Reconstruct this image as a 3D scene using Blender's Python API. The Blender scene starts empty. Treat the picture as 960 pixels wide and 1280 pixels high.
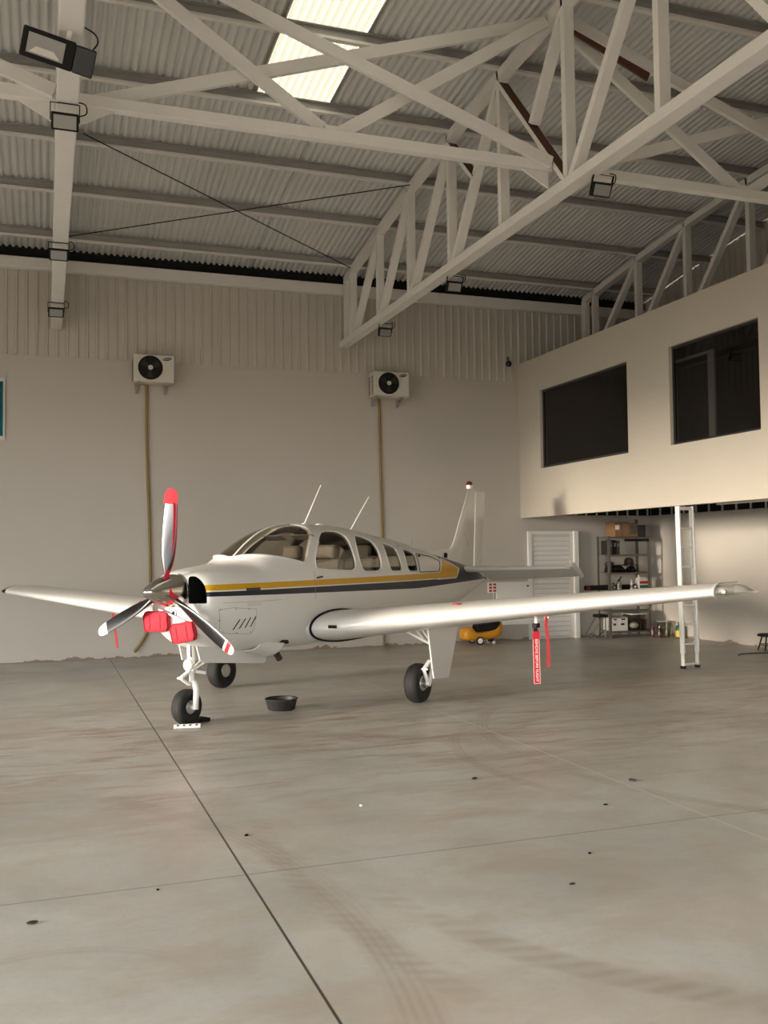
import bpy, bmesh, math, random
from mathutils import Vector, Matrix, Euler
random.seed(7)
PI = math.pi
SC = bpy.context.scene
COL = SC.collection

# ------------------------------------------------------------------ materials
def nodes(m):
    m.use_nodes = True
    nt = m.node_tree
    b = nt.nodes.get('Principled BSDF')
    return nt, b

def mat(name, col, rough=0.5, metal=0.0, coat=0.0, noise=0.0, nscale=6.0, bump=0.0, spec=None):
    m = bpy.data.materials.new(name)
    nt, b = nodes(m)
    b.inputs['Base Color'].default_value = (*col, 1)
    b.inputs['Roughness'].default_value = rough
    b.inputs['Metallic'].default_value = metal
    b.inputs['Coat Weight'].default_value = coat
    b.inputs['Coat Roughness'].default_value = 0.08
    if spec is not None:
        b.inputs['Specular IOR Level'].default_value = spec
    if noise or bump:
        tc = nt.nodes.new('ShaderNodeTexCoord')
        nz = nt.nodes.new('ShaderNodeTexNoise')
        nz.inputs['Scale'].default_value = nscale
        nz.inputs['Detail'].default_value = 5
        nt.links.new(tc.outputs['Object'], nz.inputs['Vector'])
        if noise:
            mx = nt.nodes.new('ShaderNodeMix'); mx.data_type = 'RGBA'
            mx.inputs[6].default_value = (*[c * (1 - noise) for c in col], 1)
            mx.inputs[7].default_value = (*[min(1, c * (1 + noise)) for c in col], 1)
            nt.links.new(nz.outputs['Fac'], mx.inputs[0])
            nt.links.new(mx.outputs[2], b.inputs['Base Color'])
        if bump:
            bp = nt.nodes.new('ShaderNodeBump')
            bp.inputs['Strength'].default_value = bump
            bp.inputs['Distance'].default_value = 0.01
            nt.links.new(nz.outputs['Fac'], bp.inputs['Height'])
            nt.links.new(bp.outputs['Normal'], b.inputs['Normal'])
    return m

def glass_mat(name, tint, ior=1.5, rough=0.0):
    m = bpy.data.materials.new(name)
    m.use_nodes = True
    nt = m.node_tree
    nt.nodes.clear()
    out = nt.nodes.new('ShaderNodeOutputMaterial')
    tr = nt.nodes.new('ShaderNodeBsdfTransparent'); tr.inputs[0].default_value = (*tint, 1)
    gl = nt.nodes.new('ShaderNodeBsdfGlossy'); gl.inputs['Roughness'].default_value = rough
    fr = nt.nodes.new('ShaderNodeFresnel'); ge = nt.nodes.new('ShaderNodeNewGeometry')
    io = nt.nodes.new('ShaderNodeMix'); io.inputs[2].default_value = ior; io.inputs[3].default_value = 1/ior   # same reflectance on both faces of a thin pane
    nt.links.new(ge.outputs['Backfacing'], io.inputs[0]); nt.links.new(io.outputs[0], fr.inputs[0])
    mx = nt.nodes.new('ShaderNodeMixShader')
    nt.links.new(fr.outputs[0], mx.inputs[0])
    nt.links.new(tr.outputs[0], mx.inputs[1])
    nt.links.new(gl.outputs[0], mx.inputs[2])
    nt.links.new(mx.outputs[0], out.inputs[0])
    return m

class G:
    """tiny maths helper for shader graphs"""
    def __init__(s, m):
        s.m = m; s.nt, s.b = nodes(m)
        s.tc = s.nt.nodes.new('ShaderNodeTexCoord')
    def _in(s, sock, v):
        if isinstance(v, (int, float)): sock.default_value = v
        else: s.nt.links.new(v, sock)
    def op(s, o, a, b=0.0, c=0.0):
        n = s.nt.nodes.new('ShaderNodeMath'); n.operation = o
        s._in(n.inputs[0], a); s._in(n.inputs[1], b)
        if len(n.inputs) > 2: s._in(n.inputs[2], c)
        return n.outputs[0]
    def gt(s, a, b): return s.op('GREATER_THAN', a, b)
    def lt(s, a, b): return s.op('LESS_THAN', a, b)
    def mul(s, a, b): return s.op('MULTIPLY', a, b)
    def add(s, a, b): return s.op('ADD', a, b)
    def sub(s, a, b): return s.op('SUBTRACT', a, b)
    def mx(s, a, b): return s.op('MAXIMUM', a, b)
    def xyz(s, which='Object'):
        n = s.nt.nodes.new('ShaderNodeSeparateXYZ')
        s.nt.links.new(s.tc.outputs[which], n.inputs[0])
        return n.outputs
    def noise(s, scale, detail=4, rough=.55, stretch=None, dist=0.0, seed=0):
        n = s.nt.nodes.new('ShaderNodeTexNoise')
        n.inputs['Scale'].default_value = scale; n.inputs['Detail'].default_value = detail
        n.inputs['Roughness'].default_value = rough; n.inputs['Distortion'].default_value = dist
        v = s.tc.outputs['Object']
        mp = s.nt.nodes.new('ShaderNodeMapping')
        mp.inputs['Location'].default_value = (seed * 3.1, seed * 1.7, seed)
        if stretch:
            mp.inputs['Scale'].default_value = stretch[:3]
            if len(stretch) > 3: mp.inputs['Rotation'].default_value = (0, 0, stretch[3])
        s.nt.links.new(v, mp.inputs[0]); s.nt.links.new(mp.outputs[0], n.inputs['Vector'])
        return n.outputs['Fac']
    def ramp(s, f, a, b):
        n = s.nt.nodes.new('ShaderNodeMapRange')
        n.inputs[1].default_value = a; n.inputs[2].default_value = b
        s._in(n.inputs[0], f)
        return n.outputs[0]
    def mix(s, f, a, b):
        n = s.nt.nodes.new('ShaderNodeMix'); n.data_type = 'RGBA'
        s._in(n.inputs[0], f)
        for i, c in ((6, a), (7, b)):
            if isinstance(c, tuple): n.inputs[i].default_value = (*c, 1)
            else: s.nt.links.new(c, n.inputs[i])
        return n.outputs[2]
    def color(s, c): s.nt.links.new(c, s.b.inputs['Base Color'])
    def bump(s, h, strength=.2, dist=.01):
        n = s.nt.nodes.new('ShaderNodeBump'); n.inputs['Strength'].default_value = strength
        n.inputs['Distance'].default_value = dist
        s.nt.links.new(h, n.inputs['Height']); s.nt.links.new(n.outputs[0], s.b.inputs['Normal'])

# ------------------------------------------------------------------ mesh builder
class MB:
    def __init__(s): s.v = []; s.f = []; s.mi = []; s.k = 0
    def face(s, idx): s.f.append(tuple(idx)); s.mi.append(s.k)
    def box(s, c, size, rot=None):
        b = len(s.v); hx, hy, hz = [q / 2 for q in size]
        R = Euler(rot).to_matrix() if rot else Matrix.Identity(3)
        for x in (-hx, hx):
            for y in (-hy, hy):
                for z in (-hz, hz): s.v.append(tuple(Vector(c) + R @ Vector((x, y, z))))
        for q in ((0,1,3,2),(4,6,7,5),(0,4,5,1),(2,3,7,6),(0,2,6,4),(1,5,7,3)): s.face([b + i for i in q])
        return s
    def box2(s, a, b):
        return s.box([(p + q) / 2 for p, q in zip(a, b)], [abs(q - p) for p, q in zip(a, b)])
    def bar(s, p, q, w, h, up=(0, 0, 1)):
        p, q = Vector(p), Vector(q); d = (q - p).normalized(); u = Vector(up)
        if abs(d.dot(u)) > .99: u = Vector((1, 0, 0))
        r = d.cross(u).normalized(); u = r.cross(d).normalized(); b = len(s.v)
        for e in (p, q):
            for a, c in ((-1,-1),(1,-1),(1,1),(-1,1)): s.v.append(tuple(e + r * a * w / 2 + u * c * h / 2))
        for f in ((0,1,2,3),(7,6,5,4),(0,4,5,1),(1,5,6,2),(2,6,7,3),(3,7,4,0)): s.face([b + i for i in f])
        return s
    def loft(s, rings, c0=True, c1=True, closed=True):
        b = len(s.v); n = len(rings[0])
        for r in rings:
            for p in r: s.v.append(tuple(p))
        for i in range(len(rings) - 1):
            for j in range(n if closed else n - 1):
                k = (j + 1) % n
                s.face((b + i*n + j, b + i*n + k, b + (i+1)*n + k, b + (i+1)*n + j))
        if c0: s.face([b + j for j in range(n)][::-1])
        if c1: s.face([b + (len(rings)-1)*n + j for j in range(n)])
        return s
    def tube(s, pts, r, seg=8, caps=True, sq=None):
        pts = [Vector(p) for p in pts]; rings = []; up = None
        for i, p in enumerate(pts):
            d = (pts[min(i+1, len(pts)-1)] - pts[max(i-1, 0)]).normalized()
            if up is None:
                up = Vector((0, 0, 1)) if abs(d.z) < .9 else Vector((1, 0, 0))
            x = d.cross(up).normalized(); y = x.cross(d).normalized(); up = y
            rr = r[i] if isinstance(r, (list, tuple)) else r
            a, b2 = (rr, rr) if sq is None else (rr, rr * sq)
            rings.append([p + x * a * math.cos(2*PI*k/seg) + y * b2 * math.sin(2*PI*k/seg) for k in range(seg)])
        return s.loft(rings, caps, caps)
    def lathe(s, prof, o=(0, 0, 0), axis='Z', seg=24, c0=True, c1=True):
        o = Vector(o); rings = []
        for r, t in prof:
            ring = []
            for k in range(seg):
                a = 2*PI*k/seg; c, q = r*math.cos(a), r*math.sin(a)
                ring.append(o + Vector({'Z': (c, q, t), 'X': (t, c, q), 'Y': (q, t, c)}[axis]))
            rings.append(ring)
        return s.loft(rings, c0, c1)
    def prism(s, poly, axis, a, b):
        def P(u, w, t): return {'X': (t, u, w), 'Y': (u, t, w), 'Z': (u, w, t)}[axis]
        return s.loft([[P(u, w, a) for u, w in poly], [P(u, w, b) for u, w in poly]])
    def ball(s, c, r, seg=14, n=9):
        rx, ry, rz = (r, r, r) if isinstance(r, (int, float)) else r
        rings = []
        for i in range(1, n):
            t = PI*i/n
            rings.append([(c[0] + rx*math.sin(t)*math.cos(2*PI*k/seg), c[1] + ry*math.sin(t)*math.sin(2*PI*k/seg), c[2] - rz*math.cos(t)) for k in range(seg)])
        return s.loft(rings)
    def mesh(s, name, mats, smooth=None, recalc=True):
        me = bpy.data.meshes.new(name)
        me.from_pydata(s.v, [], s.f)
        me.polygons.foreach_set('material_index', s.mi)
        for m in (mats if isinstance(mats, (list, tuple)) else [mats]): me.materials.append(m)
        if recalc:
            bm = bmesh.new(); bm.from_mesh(me)
            bmesh.ops.recalc_face_normals(bm, faces=bm.faces[:]); bm.to_mesh(me); bm.free()
        finish(me, smooth)
        return me
    def build(s, name, mats, parent=None, smooth=None, bevel=0, recalc=True):
        o = bpy.data.objects.new(name, s.mesh(name, mats, smooth, recalc))
        COL.objects.link(o); o.parent = parent
        if bevel:
            md = o.modifiers.new('bevel', 'BEVEL'); md.width = bevel; md.segments = 2
            md.limit_method = 'ANGLE'; md.angle_limit = .6
        return o

def finish(me, smooth):
    if smooth:
        me.polygons.foreach_set('use_smooth', [True] * len(me.polygons))
        me.set_sharp_from_angle(angle=math.radians(smooth))
    me.update()

def tag(o, label=None, cat=None, group=None, kind=None):
    if label: o['label'] = label
    if cat: o['category'] = cat
    if group: o['group'] = group
    if kind: o['kind'] = kind
    return o
def thing(name, loc, label, cat, group=None, rot=(0, 0, 0)):
    o = bpy.data.objects.new(name, None); COL.objects.link(o)
    o.location = loc; o.rotation_euler = rot; o.empty_display_size = .1
    return tag(o, label, cat, group)
def copy_tree(o, parent=None):
    c = o.copy(); COL.objects.link(c)
    if parent: c.parent = parent
    for ch in list(o.children): copy_tree(ch, c)
    return c
def boolean(me_a, me_b, op, smooth=30):
    """mesh A op mesh B (B may be a list of meshes) -> new mesh"""
    bs = me_b if isinstance(me_b, list) else [me_b]
    a = bpy.data.objects.new('tmp', me_a); COL.objects.link(a); tmp = [a]
    for b in bs:
        ob = bpy.data.objects.new('tmp', b); COL.objects.link(ob); tmp.append(ob)
        md = a.modifiers.new('b', 'BOOLEAN'); md.operation = op; md.object = ob; md.solver = 'EXACT'
    dg = bpy.context.evaluated_depsgraph_get(); dg.update()
    me = bpy.data.meshes.new_from_object(a.evaluated_get(dg))
    for t in tmp: bpy.data.objects.remove(t)
    idx = [0]*len(me.polygons); me.polygons.foreach_get('material_index', idx)
    me.materials.clear()
    for m in me_a.materials: me.materials.append(m)
    me.polygons.foreach_set('material_index', [min(i, max(0, len(me.materials) - 1)) for i in idx])
    finish(me, smooth)
    return me
def mobj(name, me, parent=None):
    o = bpy.data.objects.new(name, me); COL.objects.link(o); o.parent = parent
    return o
def text(name, body, size, m, parent, loc, rot, depth=.001, align='CENTER'):
    cu = bpy.data.curves.new(name, 'FONT'); cu.body = body; cu.size = size; cu.extrude = depth
    cu.align_x = align; cu.align_y = 'CENTER'
    t = bpy.data.objects.new('tmp', cu); COL.objects.link(t)
    dg = bpy.context.evaluated_depsgraph_get(); dg.update()
    me = bpy.data.meshes.new_from_object(t.evaluated_get(dg))
    bpy.data.objects.remove(t); me.materials.clear(); me.materials.append(m)
    o = mobj(name, me, parent); o.location = loc; o.rotation_euler = rot
    return o
def smooth_poly(pts, n=4):
    """closed Catmull-Rom through 2-D points"""
    out = []; L = len(pts)
    for i in range(L):
        p0, p1, p2, p3 = [Vector(pts[(i+k-1) % L]) for k in range(4)]
        for k in range(n):
            t = k / n
            q = .5*((2*p1) + (p2-p0)*t + (2*p0-5*p1+4*p2-p3)*t*t + (3*p1-p0-3*p2+p3)*t**3)
            out.append(tuple(q))
    return out
def round_poly(pts, r, n=5):
    """closed polygon with rounded corners"""
    out = []; L = len(pts)
    for i in range(L):
        a, p, b = Vector(pts[i-1]), Vector(pts[i]), Vector(pts[(i+1) % L])
        ra = min(r, (a-p).length*.45, (b-p).length*.45)
        s, e = p + (a-p).normalized()*ra, p + (b-p).normalized()*ra
        for k in range(n+1):
            t = k/n; out.append(tuple(s*(1-t)**2 + p*2*t*(1-t) + e*t*t))
    return out
def crv(pts, n=6):
    out = []; P = [Vector(p) for p in pts]
    for i in range(len(P)-1):
        p0 = P[max(i-1, 0)]; p1 = P[i]; p2 = P[i+1]; p3 = P[min(i+2, len(P)-1)]
        for k in range(n):
            t = k/n
            out.append(.5*((2*p1) + (p2-p0)*t + (2*p0-5*p1+4*p2-p3)*t*t + (3*p1-p0-3*p2+p3)*t**3))
    out.append(P[-1]); return out

# material set
M = {}
M['paint'] = mat('white_aircraft_paint', (.70, .69, .665), .28, coat=.6)
M['panelgrey'] = mat('light_grey_panel', (.62, .60, .56), .4)
M['black'] = mat('black_gloss', (.008, .008, .009), .3)
M['matblack'] = mat('matt_black', (.006, .006, .006), .7, spec=.3)
M['rubber'] = mat('tyre_rubber', (.007, .0068, .0066), .75, noise=.3, nscale=30)
M['rubberworn'] = mat('worn_tread', (.022, .019, .017), .8, noise=.3, nscale=30)
M['chrome'] = mat('polished_metal', (.62, .60, .57), .16, metal=1)
M['steel'] = mat('brushed_steel', (.45, .44, .42), .35, metal=1)
M['hub'] = mat('hub_metal', (.5, .49, .47), .4, metal=.7)
M['whitemetal'] = mat('white_enamel', (.78, .77, .74), .35)
M['red'] = mat('red_fabric', (.55, .012, .03), .75, noise=.15, nscale=40)
M['darkred'] = mat('dark_red_ribbon', (.30, .008, .015), .7)
M['redpaint'] = mat('red_paint', (.45, .01, .012), .4)
M['redlens'] = mat('red_beacon_lens', (.12, .006, .006), .15, coat=1)
M['white'] = mat('white_print', (.85, .83, .8), .6)
M['trusspaint'] = mat('light_grey_steel_paint', (.71, .695, .665), .5, noise=.08, nscale=3)
M['trussdull'] = mat('grey_steel_paint', (.44, .42, .39), .5, noise=.08, nscale=3)
M['primer'] = mat('brown_primer', (.085, .03, .016), .7, noise=.25, nscale=8)
M['purlin'] = mat('galvanised_purlin', (.38, .375, .36), .5, metal=.3, noise=.15, nscale=4)
M['sheet'] = mat('galvanised_roof_sheet', (.64, .64, .63), .5, metal=.1, noise=.12, nscale=1.2)
M['clad'] = mat('painted_wall_sheet', (.50, .47, .425), .5, metal=.0, noise=.05, nscale=2)
M['yellow'] = mat('yellow_paint', (.62, .27, .012), .4)
M['tubeyel'] = mat('yellow_brown_conduit', (.26, .175, .05), .6)
M['card'] = mat('cardboard', (.27, .145, .07), .8, noise=.1, nscale=10)
M['shelfsteel'] = mat('grey_shelf_steel', (.16, .15, .14), .45, metal=.4)
M['darkgrey'] = mat('dark_grey_plastic', (.022, .021, .02), .45)
M['seat'] = mat('pale_leather', (.20, .18, .155), .6)
M['inter'] = mat('cabin_lining', (.10, .09, .08), .8)
M['teal'] = mat('teal_glass', (.0, .10, .12), .12, noise=.7, nscale=5)
M['glass'] = glass_mat('smoked_acrylic', (.84, .82, .78), 1.5)
M['clear'] = glass_mat('clear_lens', (.85, .85, .83), 1.45)
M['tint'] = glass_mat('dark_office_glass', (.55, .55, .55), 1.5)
M['navylogo'] = mat('navy_logo', (.008, .012, .06), .4)
M['acwhite'] = mat('ac_casing', (.62, .59, .53), .5)
M['green'] = mat('green_plastic', (.012, .09, .045), .4)
M['labely'] = mat('yellow_label', (.6, .42, .06), .5)
M['maroon'] = mat('maroon_plastic', (.10, .012, .02), .4)
M['tote'] = mat('translucent_plastic', (.42, .42, .40), .35)
M['dirtwhite'] = mat('white_plastic', (.66, .64, .6), .5)
M['tin'] = mat('tin', (.4, .39, .37), .4, metal=.5)
M['seam'] = mat('panel_gap', (.26, .25, .235), .6)
M['lamp'] = mat('lamp_reflector', (.26, .26, .25), .35, metal=.2)
ST=[
(0.47,.335,1.515,.90,1.27,2.5,2.4),
(0.52,.385,1.54,.835,1.27,2.5,2.4),
(0.62,.430,1.562,.785,1.27,2.5,2.5),
(0.80,.475,1.585,.735,1.26,2.6,2.8),
(1.00,.505,1.603,.705,1.25,2.7,3.2),
(1.28,.530,1.642,.685,1.25,2.6,3.6),
(1.38,.537,1.705,.680,1.25,2.45,3.7),
(1.54,.543,1.812,.675,1.25,2.3,3.8),
(1.78,.549,1.937,.665,1.25,2.25,3.9),
(2.03,.552,2.016,.655,1.25,2.25,4.0),
(2.30,.555,2.052,.650,1.25,2.3,4.0),
(2.65,.556,2.064,.645,1.25,2.4,4.0),
(3.10,.556,2.058,.640,1.25,2.4,4.0),
(3.50,.552,2.032,.645,1.25,2.4,3.9),
(3.85,.545,1.990,.655,1.25,2.4,3.8),
(4.60,.505,1.900,.670,1.26,2.4,3.4),
(5.23,.445,1.811,.700,1.265,2.4,3.0),
(5.75,.385,1.727,.745,1.27,2.4,2.7),
(6.54,.285,1.610,.835,1.28,2.3,2.4),
(7.20,.200,1.510,.975,1.28,2.2,2.2),
(7.70,.130,1.420,1.105,1.28,2.0,2.0),
(8.17,.035,1.275,1.220,1.245,2.0,2.0),
]
def fst(x):
    # pchip-ish (catmull-rom w/ nonuniform tangents limited)
    n=len(ST)
    if x<=ST[0][0]: return ST[0][1:]
    if x>=ST[-1][0]: return ST[-1][1:]
    i=max(k for k in range(n-1) if ST[k][0]<=x)
    x0,x1=ST[i][0],ST[i+1][0];h=x1-x0;t=(x-x0)/h
    out=[]
    for c in range(1,7):
        d=(ST[i+1][c]-ST[i][c])/h
        def tan(k):
            if k==0 or k==n-1: return d
            a=(ST[k][c]-ST[k-1][c])/(ST[k][0]-ST[k-1][0]);b=(ST[k+1][c]-ST[k][c])/(ST[k+1][0]-ST[k][0])
            return 0 if a*b<=0 else 2*a*b/(a+b)
        m0,m1=tan(i),tan(i+1)
        out.append((2*t**3-3*t*t+1)*ST[i][c]+(t**3-2*t*t+t)*h*m0+(-2*t**3+3*t*t)*ST[i+1][c]+(t**3-t*t)*h*m1)
    return out
def fy(x,z):
    hw,zt,zb,zw,nu,nl=fst(x)
    if z>=zw: t=(z-zw)/(zt-zw);n=nu
    else: t=(zw-z)/(zw-zb);n=nl
    return hw*max(0,1-min(1,t)**n)**(1/n)
SKY, SUN, EXPO = 3.3, 2.7, .85
# ------------------------------------------------------------------ setting
D = 16.49          # back wall
XR = 11.65         # right wall
XM = 8.687         # mezzanine face
XL = -8.0          # left gable (open doorway)
def zroof(Y): return 7.45 - .0106*(Y - 7.4)**2

def floor_mat():
    m = bpy.data.materials.new('polished_concrete'); g = G(m)
    x, y, z = g.xyz()
    n1 = g.noise(.8, 10, .68, dist=.4); n2 = g.noise(2.0, 6, .65, (1, 1.4, 1, .6), .3, 2); n3 = g.noise(26, 6, .7, None, 0, 5)
    n4 = g.noise(.9, 5, .65, (.6, 1.5, 1, .5), .6, 9)
    c = g.mix(g.ramp(n1, .35, .68), (.36, .352, .32), (.51, .507, .475))
    c = g.mix(g.mul(g.ramp(n2, .48, .72), .5), c, (.36, .29, .22))
    c = g.mix(g.mul(g.ramp(n4, .52, .72), .6), c, (.33, .255, .185))
    c = g.mix(g.mul(g.ramp(n3, .50, .75), .28), c, (.30, .27, .22)); c = g.mix(g.mul(g.ramp(g.noise(.7, 8, .6, None, .5, 21), .5, .68), .30), c, (.53, .44, .35))
    # tyre tracks: arcs swept over the slab, each within its own stretch
    for cx, cy, r, w, a, x0, x1, y0, y1, lug in ((4.47, 5.22, 2.95, .11, .62, 1.4, 2.75, 2.4, 4.75, 46), (5.88, 6.96, 2.6, .07, .5, 3.0, 4.3, 5.6, 9.3, 0), (7.38, 7.16, 3.61, .08, .6, 3.5, 5.4, 4.6, 9.6, 0),
            (.01, 3.78, .65, .045, .5, -.6, .75, 4.0, 4.6, 0), (7.14, 5.3, 5.9, .09, .42, 1.0, 1.8, 3.2, 6.2, 60), (-9.42, 33.54, 26.64, .16, .6, 1.8, 5.2, 9.0, 11.4, 0),
            (2.27, 11.68, 2.55, .12, .5, 1.2, 4.9, 9.0, 10.9, 0), (4.9, 12.6, 4.6, .10, .45, .4, 8, 7.6, 10.5, 0), (8.2, 14.5, 8.0, .14, .4, 1, 9, 5.5, 9.0, 0), (-3.2, 4.2, 4.6, .12, .4, .3, 1.6, 2.5, 8.6, 0)):
        dx = g.sub(x, cx); dy = g.sub(y, cy)
        d = g.op('SQRT', g.add(g.mul(dx, dx), g.mul(dy, dy)))
        band = g.ramp(g.op('ABSOLUTE', g.sub(d, r)), w, w*.55)
        ribs = g.op('MULTIPLY_ADD', g.op('SINE', g.mul(d, 150.0)), .28, .72)
        if lug: ribs = g.op('MULTIPLY_ADD', g.op('SINE', g.add(g.mul(g.op('ARCTAN2', dy, dx), r*lug), g.mul(d, 40.0))), .3, .7)
        box = g.mul(g.mul(g.ramp(x, x0, x0 + .25), g.ramp(x, x1, x1 - .25)), g.mul(g.ramp(y, y0, y0 + .3), g.ramp(y, y1, y1 - .3)))
        brk = g.ramp(g.noise(1.6, 4, .6, None, 0, int(r*10)), .30, .56)
        c = g.mix(g.mul(g.mul(g.mul(band, ribs), box), g.mul(brk, a)), c, (.27, .215, .16))
    # brown scuffs around the nose leg
    sc = g.mul(g.ramp(g.noise(3.2, 6, .7, (.35, 1.6, 1, -.3), .5, 13), .50, .64), g.ramp(g.op('ABSOLUTE', g.sub(y, 9.0)), 3.6, .8))
    c = g.mix(g.mul(sc, .75), c, (.25, .165, .11))
    # saw-cut joints
    for k, (val, w) in enumerate(((1.02, .0065), (4.0, .008), (6.98, .004), (-1.96, .006))):
        c = g.mix(g.mul(g.lt(g.op('ABSOLUTE', g.sub(x, val)), w), .95 if k == 0 else .45), c, (.05, .043, .037) if k != 1 else (.68, .66, .62))
    for val in (5.115, 8.03, 10.95, 13.87, 2.2):
        c = g.mix(g.mul(g.lt(g.op('ABSOLUTE', g.sub(y, val)), .0065), .6), c, (.10, .085, .07))
    g.color(c)
    rn = g.ramp(g.noise(1.2, 5, .6, None, .3, 4), .3, .75)
    rr = g.op('MULTIPLY_ADD', rn, .06, .32)
    g.nt.links.new(rr, g.b.inputs['Roughness']); g.b.inputs['Specular IOR Level'].default_value = .4
    g.bump(g.noise(5, 3, .5, None, 0, 6), .03, .02)
    return m
def plaster_mat(name, col, base=True, vary=.06):
    m = bpy.data.materials.new(name); g = G(m)
    x, y, z = g.xyz()
    n = g.noise(.9, 5, .55); n2 = g.noise(7, 4, .6, None, 0, 3)
    c = g.mix(n, tuple(v*(1-vary) for v in col), tuple(v*(1+vary) for v in col))
    if base:   # peeled and damp stained foot of the wall
        e = g.op('MULTIPLY_ADD', g.ramp(g.noise(2.2, 6, .65, None, .5, 8), .46, .8), .11, .012)
        c = g.mix(g.mul(g.lt(z, e), .85), c, (.19, .135, .095))
        e2 = g.op('MULTIPLY_ADD', g.ramp(g.noise(1.6, 6, .7, None, .6, 5), .55, .8), .22, -.02)
        c = g.mix(g.mul(g.mul(g.lt(z, e2), g.ramp(n2, .55, .62)), .6), c, (.14, .11, .085))
    g.color(c); g.b.inputs['Roughness'].default_value = .75
    g.bump(n2, .05, .01)
    return m
M['floor'] = floor_mat()
M['wall'] = plaster_mat('beige_plaster', (.50, .465, .415))
M['mezz'] = plaster_mat('cream_plaster', (.52, .475, .40), False)
M['earth'] = mat('dry_ground', (.25, .19, .13), .9, noise=.3, nscale=.6)
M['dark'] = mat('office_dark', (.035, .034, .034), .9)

struct = lambda o: tag(o, kind='structure')
struct(MB().box2((XL, -1.9, -.2), (XR + .2, D + .2, 0)).build('floor', M['floor']))
struct(MB().box2((-90, -60, -.35), (60, 80, -.21)).build('ground', M['earth']))
# back wall: masonry below, profiled sheet above
w = MB().box2((XL, D, -.1), (XR + .2, D + .2, 5.04)).build('wall_back', M['wall']); struct(w)
def ribbed(a0, a1, pitch, prof, dep):
    """profile points (coordinate along, depth) of a ribbed sheet"""
    out = []; a = a0
    while a < a1:
        for u, d in prof: out.append((min(a + u*pitch, a1), d*dep))
        a += pitch
    return out
PR = [(0, 0), (.60, 0), (.68, 1), (.86, 1), (.94, 0)]
pts = ribbed(XL, XR, .158, PR, -.022)
mb = MB()
b = len(mb.v); n = len(pts)
for zz in (5.0, 6.52):
    for u, d in pts: mb.v.append((u, D - .012 + d, zz))
for i in range(n - 1): mb.face((i, i+1, n+i+1, n+i))
struct(mb.build('wall_back_upper', M['clad'], recalc=False))
struct(MB().box2((XL, D + .02, 5.04), (XR + .2, D + .1, 7.2)).build('wall_back_shade_backing', M['matblack']))  # unlit gap above the eave beam is painted as this black sheet
# right wall
struct(MB().box2((XR, -1.9, -.1), (XR + .2, D, 5.34)).build('wall_right', M['wall']))
pts = ribbed(-1.7, D, .158, PR, -.022); mb = MB(); n = len(pts)
for i, (u, d) in enumerate(pts): mb.v.append((XR - .012 + d, u, 5.3))
for i, (u, d) in enumerate(pts): mb.v.append((XR - .012 + d, u, zroof(u) + .2))
for i in range(n - 1): mb.face((i, i+1, n+i+1, n+i))
struct(mb.build('wall_right_upper', M['clad'], recalc=False))
# left gable with the wide open doorway (outside the frame)
mb = MB()
mb.box2((XL - .2, 12.2, -.1), (XL, D + .2, 7.3)); mb.box2((XL - .2, -1.9, 4.4), (XL, 12.2, 7.7))
struct(mb.build('wall_left', M['wall']))
struct(MB().box2((XL - .2, -1.9, 3.4), (XR + .2, -1.7, 7.0)).box2((4.5, -1.9, -.1), (XR + .2, -1.7, 3.4)).box2((XL - .2, -1.9, -.1), (-6.5, -1.7, 3.4)).build('wall_front', M['wall']))
# roof sheet: arched, corrugated along the slope
M['skylight'] = bpy.data.materials.new('translucent_skylight')
nt = M['skylight'].node_tree if M['skylight'].use_nodes else None
M['skylight'].use_nodes = True; nt = M['skylight'].node_tree; nt.nodes.clear()
_o = nt.nodes.new('ShaderNodeOutputMaterial'); _t = nt.nodes.new('ShaderNodeBsdfTranslucent'); _d = nt.nodes.new('ShaderNodeBsdfDiffuse'); _x = nt.nodes.new('ShaderNodeMixShader')
_t.inputs[0].default_value = (.36, .325, .25, 1); _d.inputs[0].default_value = (.75, .72, .62, 1); _x.inputs[0].default_value = .25
nt.links.new(_t.outputs[0], _x.inputs[1]); nt.links.new(_d.outputs[0], _x.inputs[2]); nt.links.new(_x.outputs[0], _o.inputs[0])
CP = [(0, 0), (.14, .10), (.36, 1), (.58, 1), (.80, .10), (.94, 0)]
ROW = [-1.7, 0, 1.5, 3, 4.5, 6, 7.5, 8.5, 9.5, 10.5, 11.6, 12.6, 13.6, 14.6, 15.6, 16.3, 16.75]
def roof_strip(mb, x0, x1, y0, y1, off, pitch=.1, dep=.034):
    pts = ribbed(x0, x1, pitch, CP, dep); rows = [y0] + [y for y in ROW if y0 < y < y1] + [y1]
    b = len(mb.v); n = len(pts)
    for Y in rows:
        for u, d in pts: mb.v.append((u, Y, zroof(Y) + off + d))
    for r in range(len(rows) - 1):
        for i in range(n - 1): mb.face((b + r*n + i, b + r*n + i + 1, b + (r+1)*n + i + 1, b + (r+1)*n + i))
SX0, SX1, SY = 2.48, 3.42, 11.62
mb = MB(); roof_strip(mb, XL, SX0, -1.7, 16.75, .21); roof_strip(mb, SX1, XR + .2, -1.7, 16.75, .21); roof_strip(mb, SX0, SX1, SY - .05, 16.75, .21); roof_strip(mb, SX0, SX1, -1.7, 3.2, .21)
struct(mb.build('ceiling', M['sheet'], recalc=False))
mb = MB(); roof_strip(mb, SX0 - .04, SX1 + .04, 3.1, SY, .213, .094)
tag(mb.build('skylight_panel', M['skylight'], recalc=False), 'translucent cream corrugated skylight sheet set in the grey metal roof', 'skylight')

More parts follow.
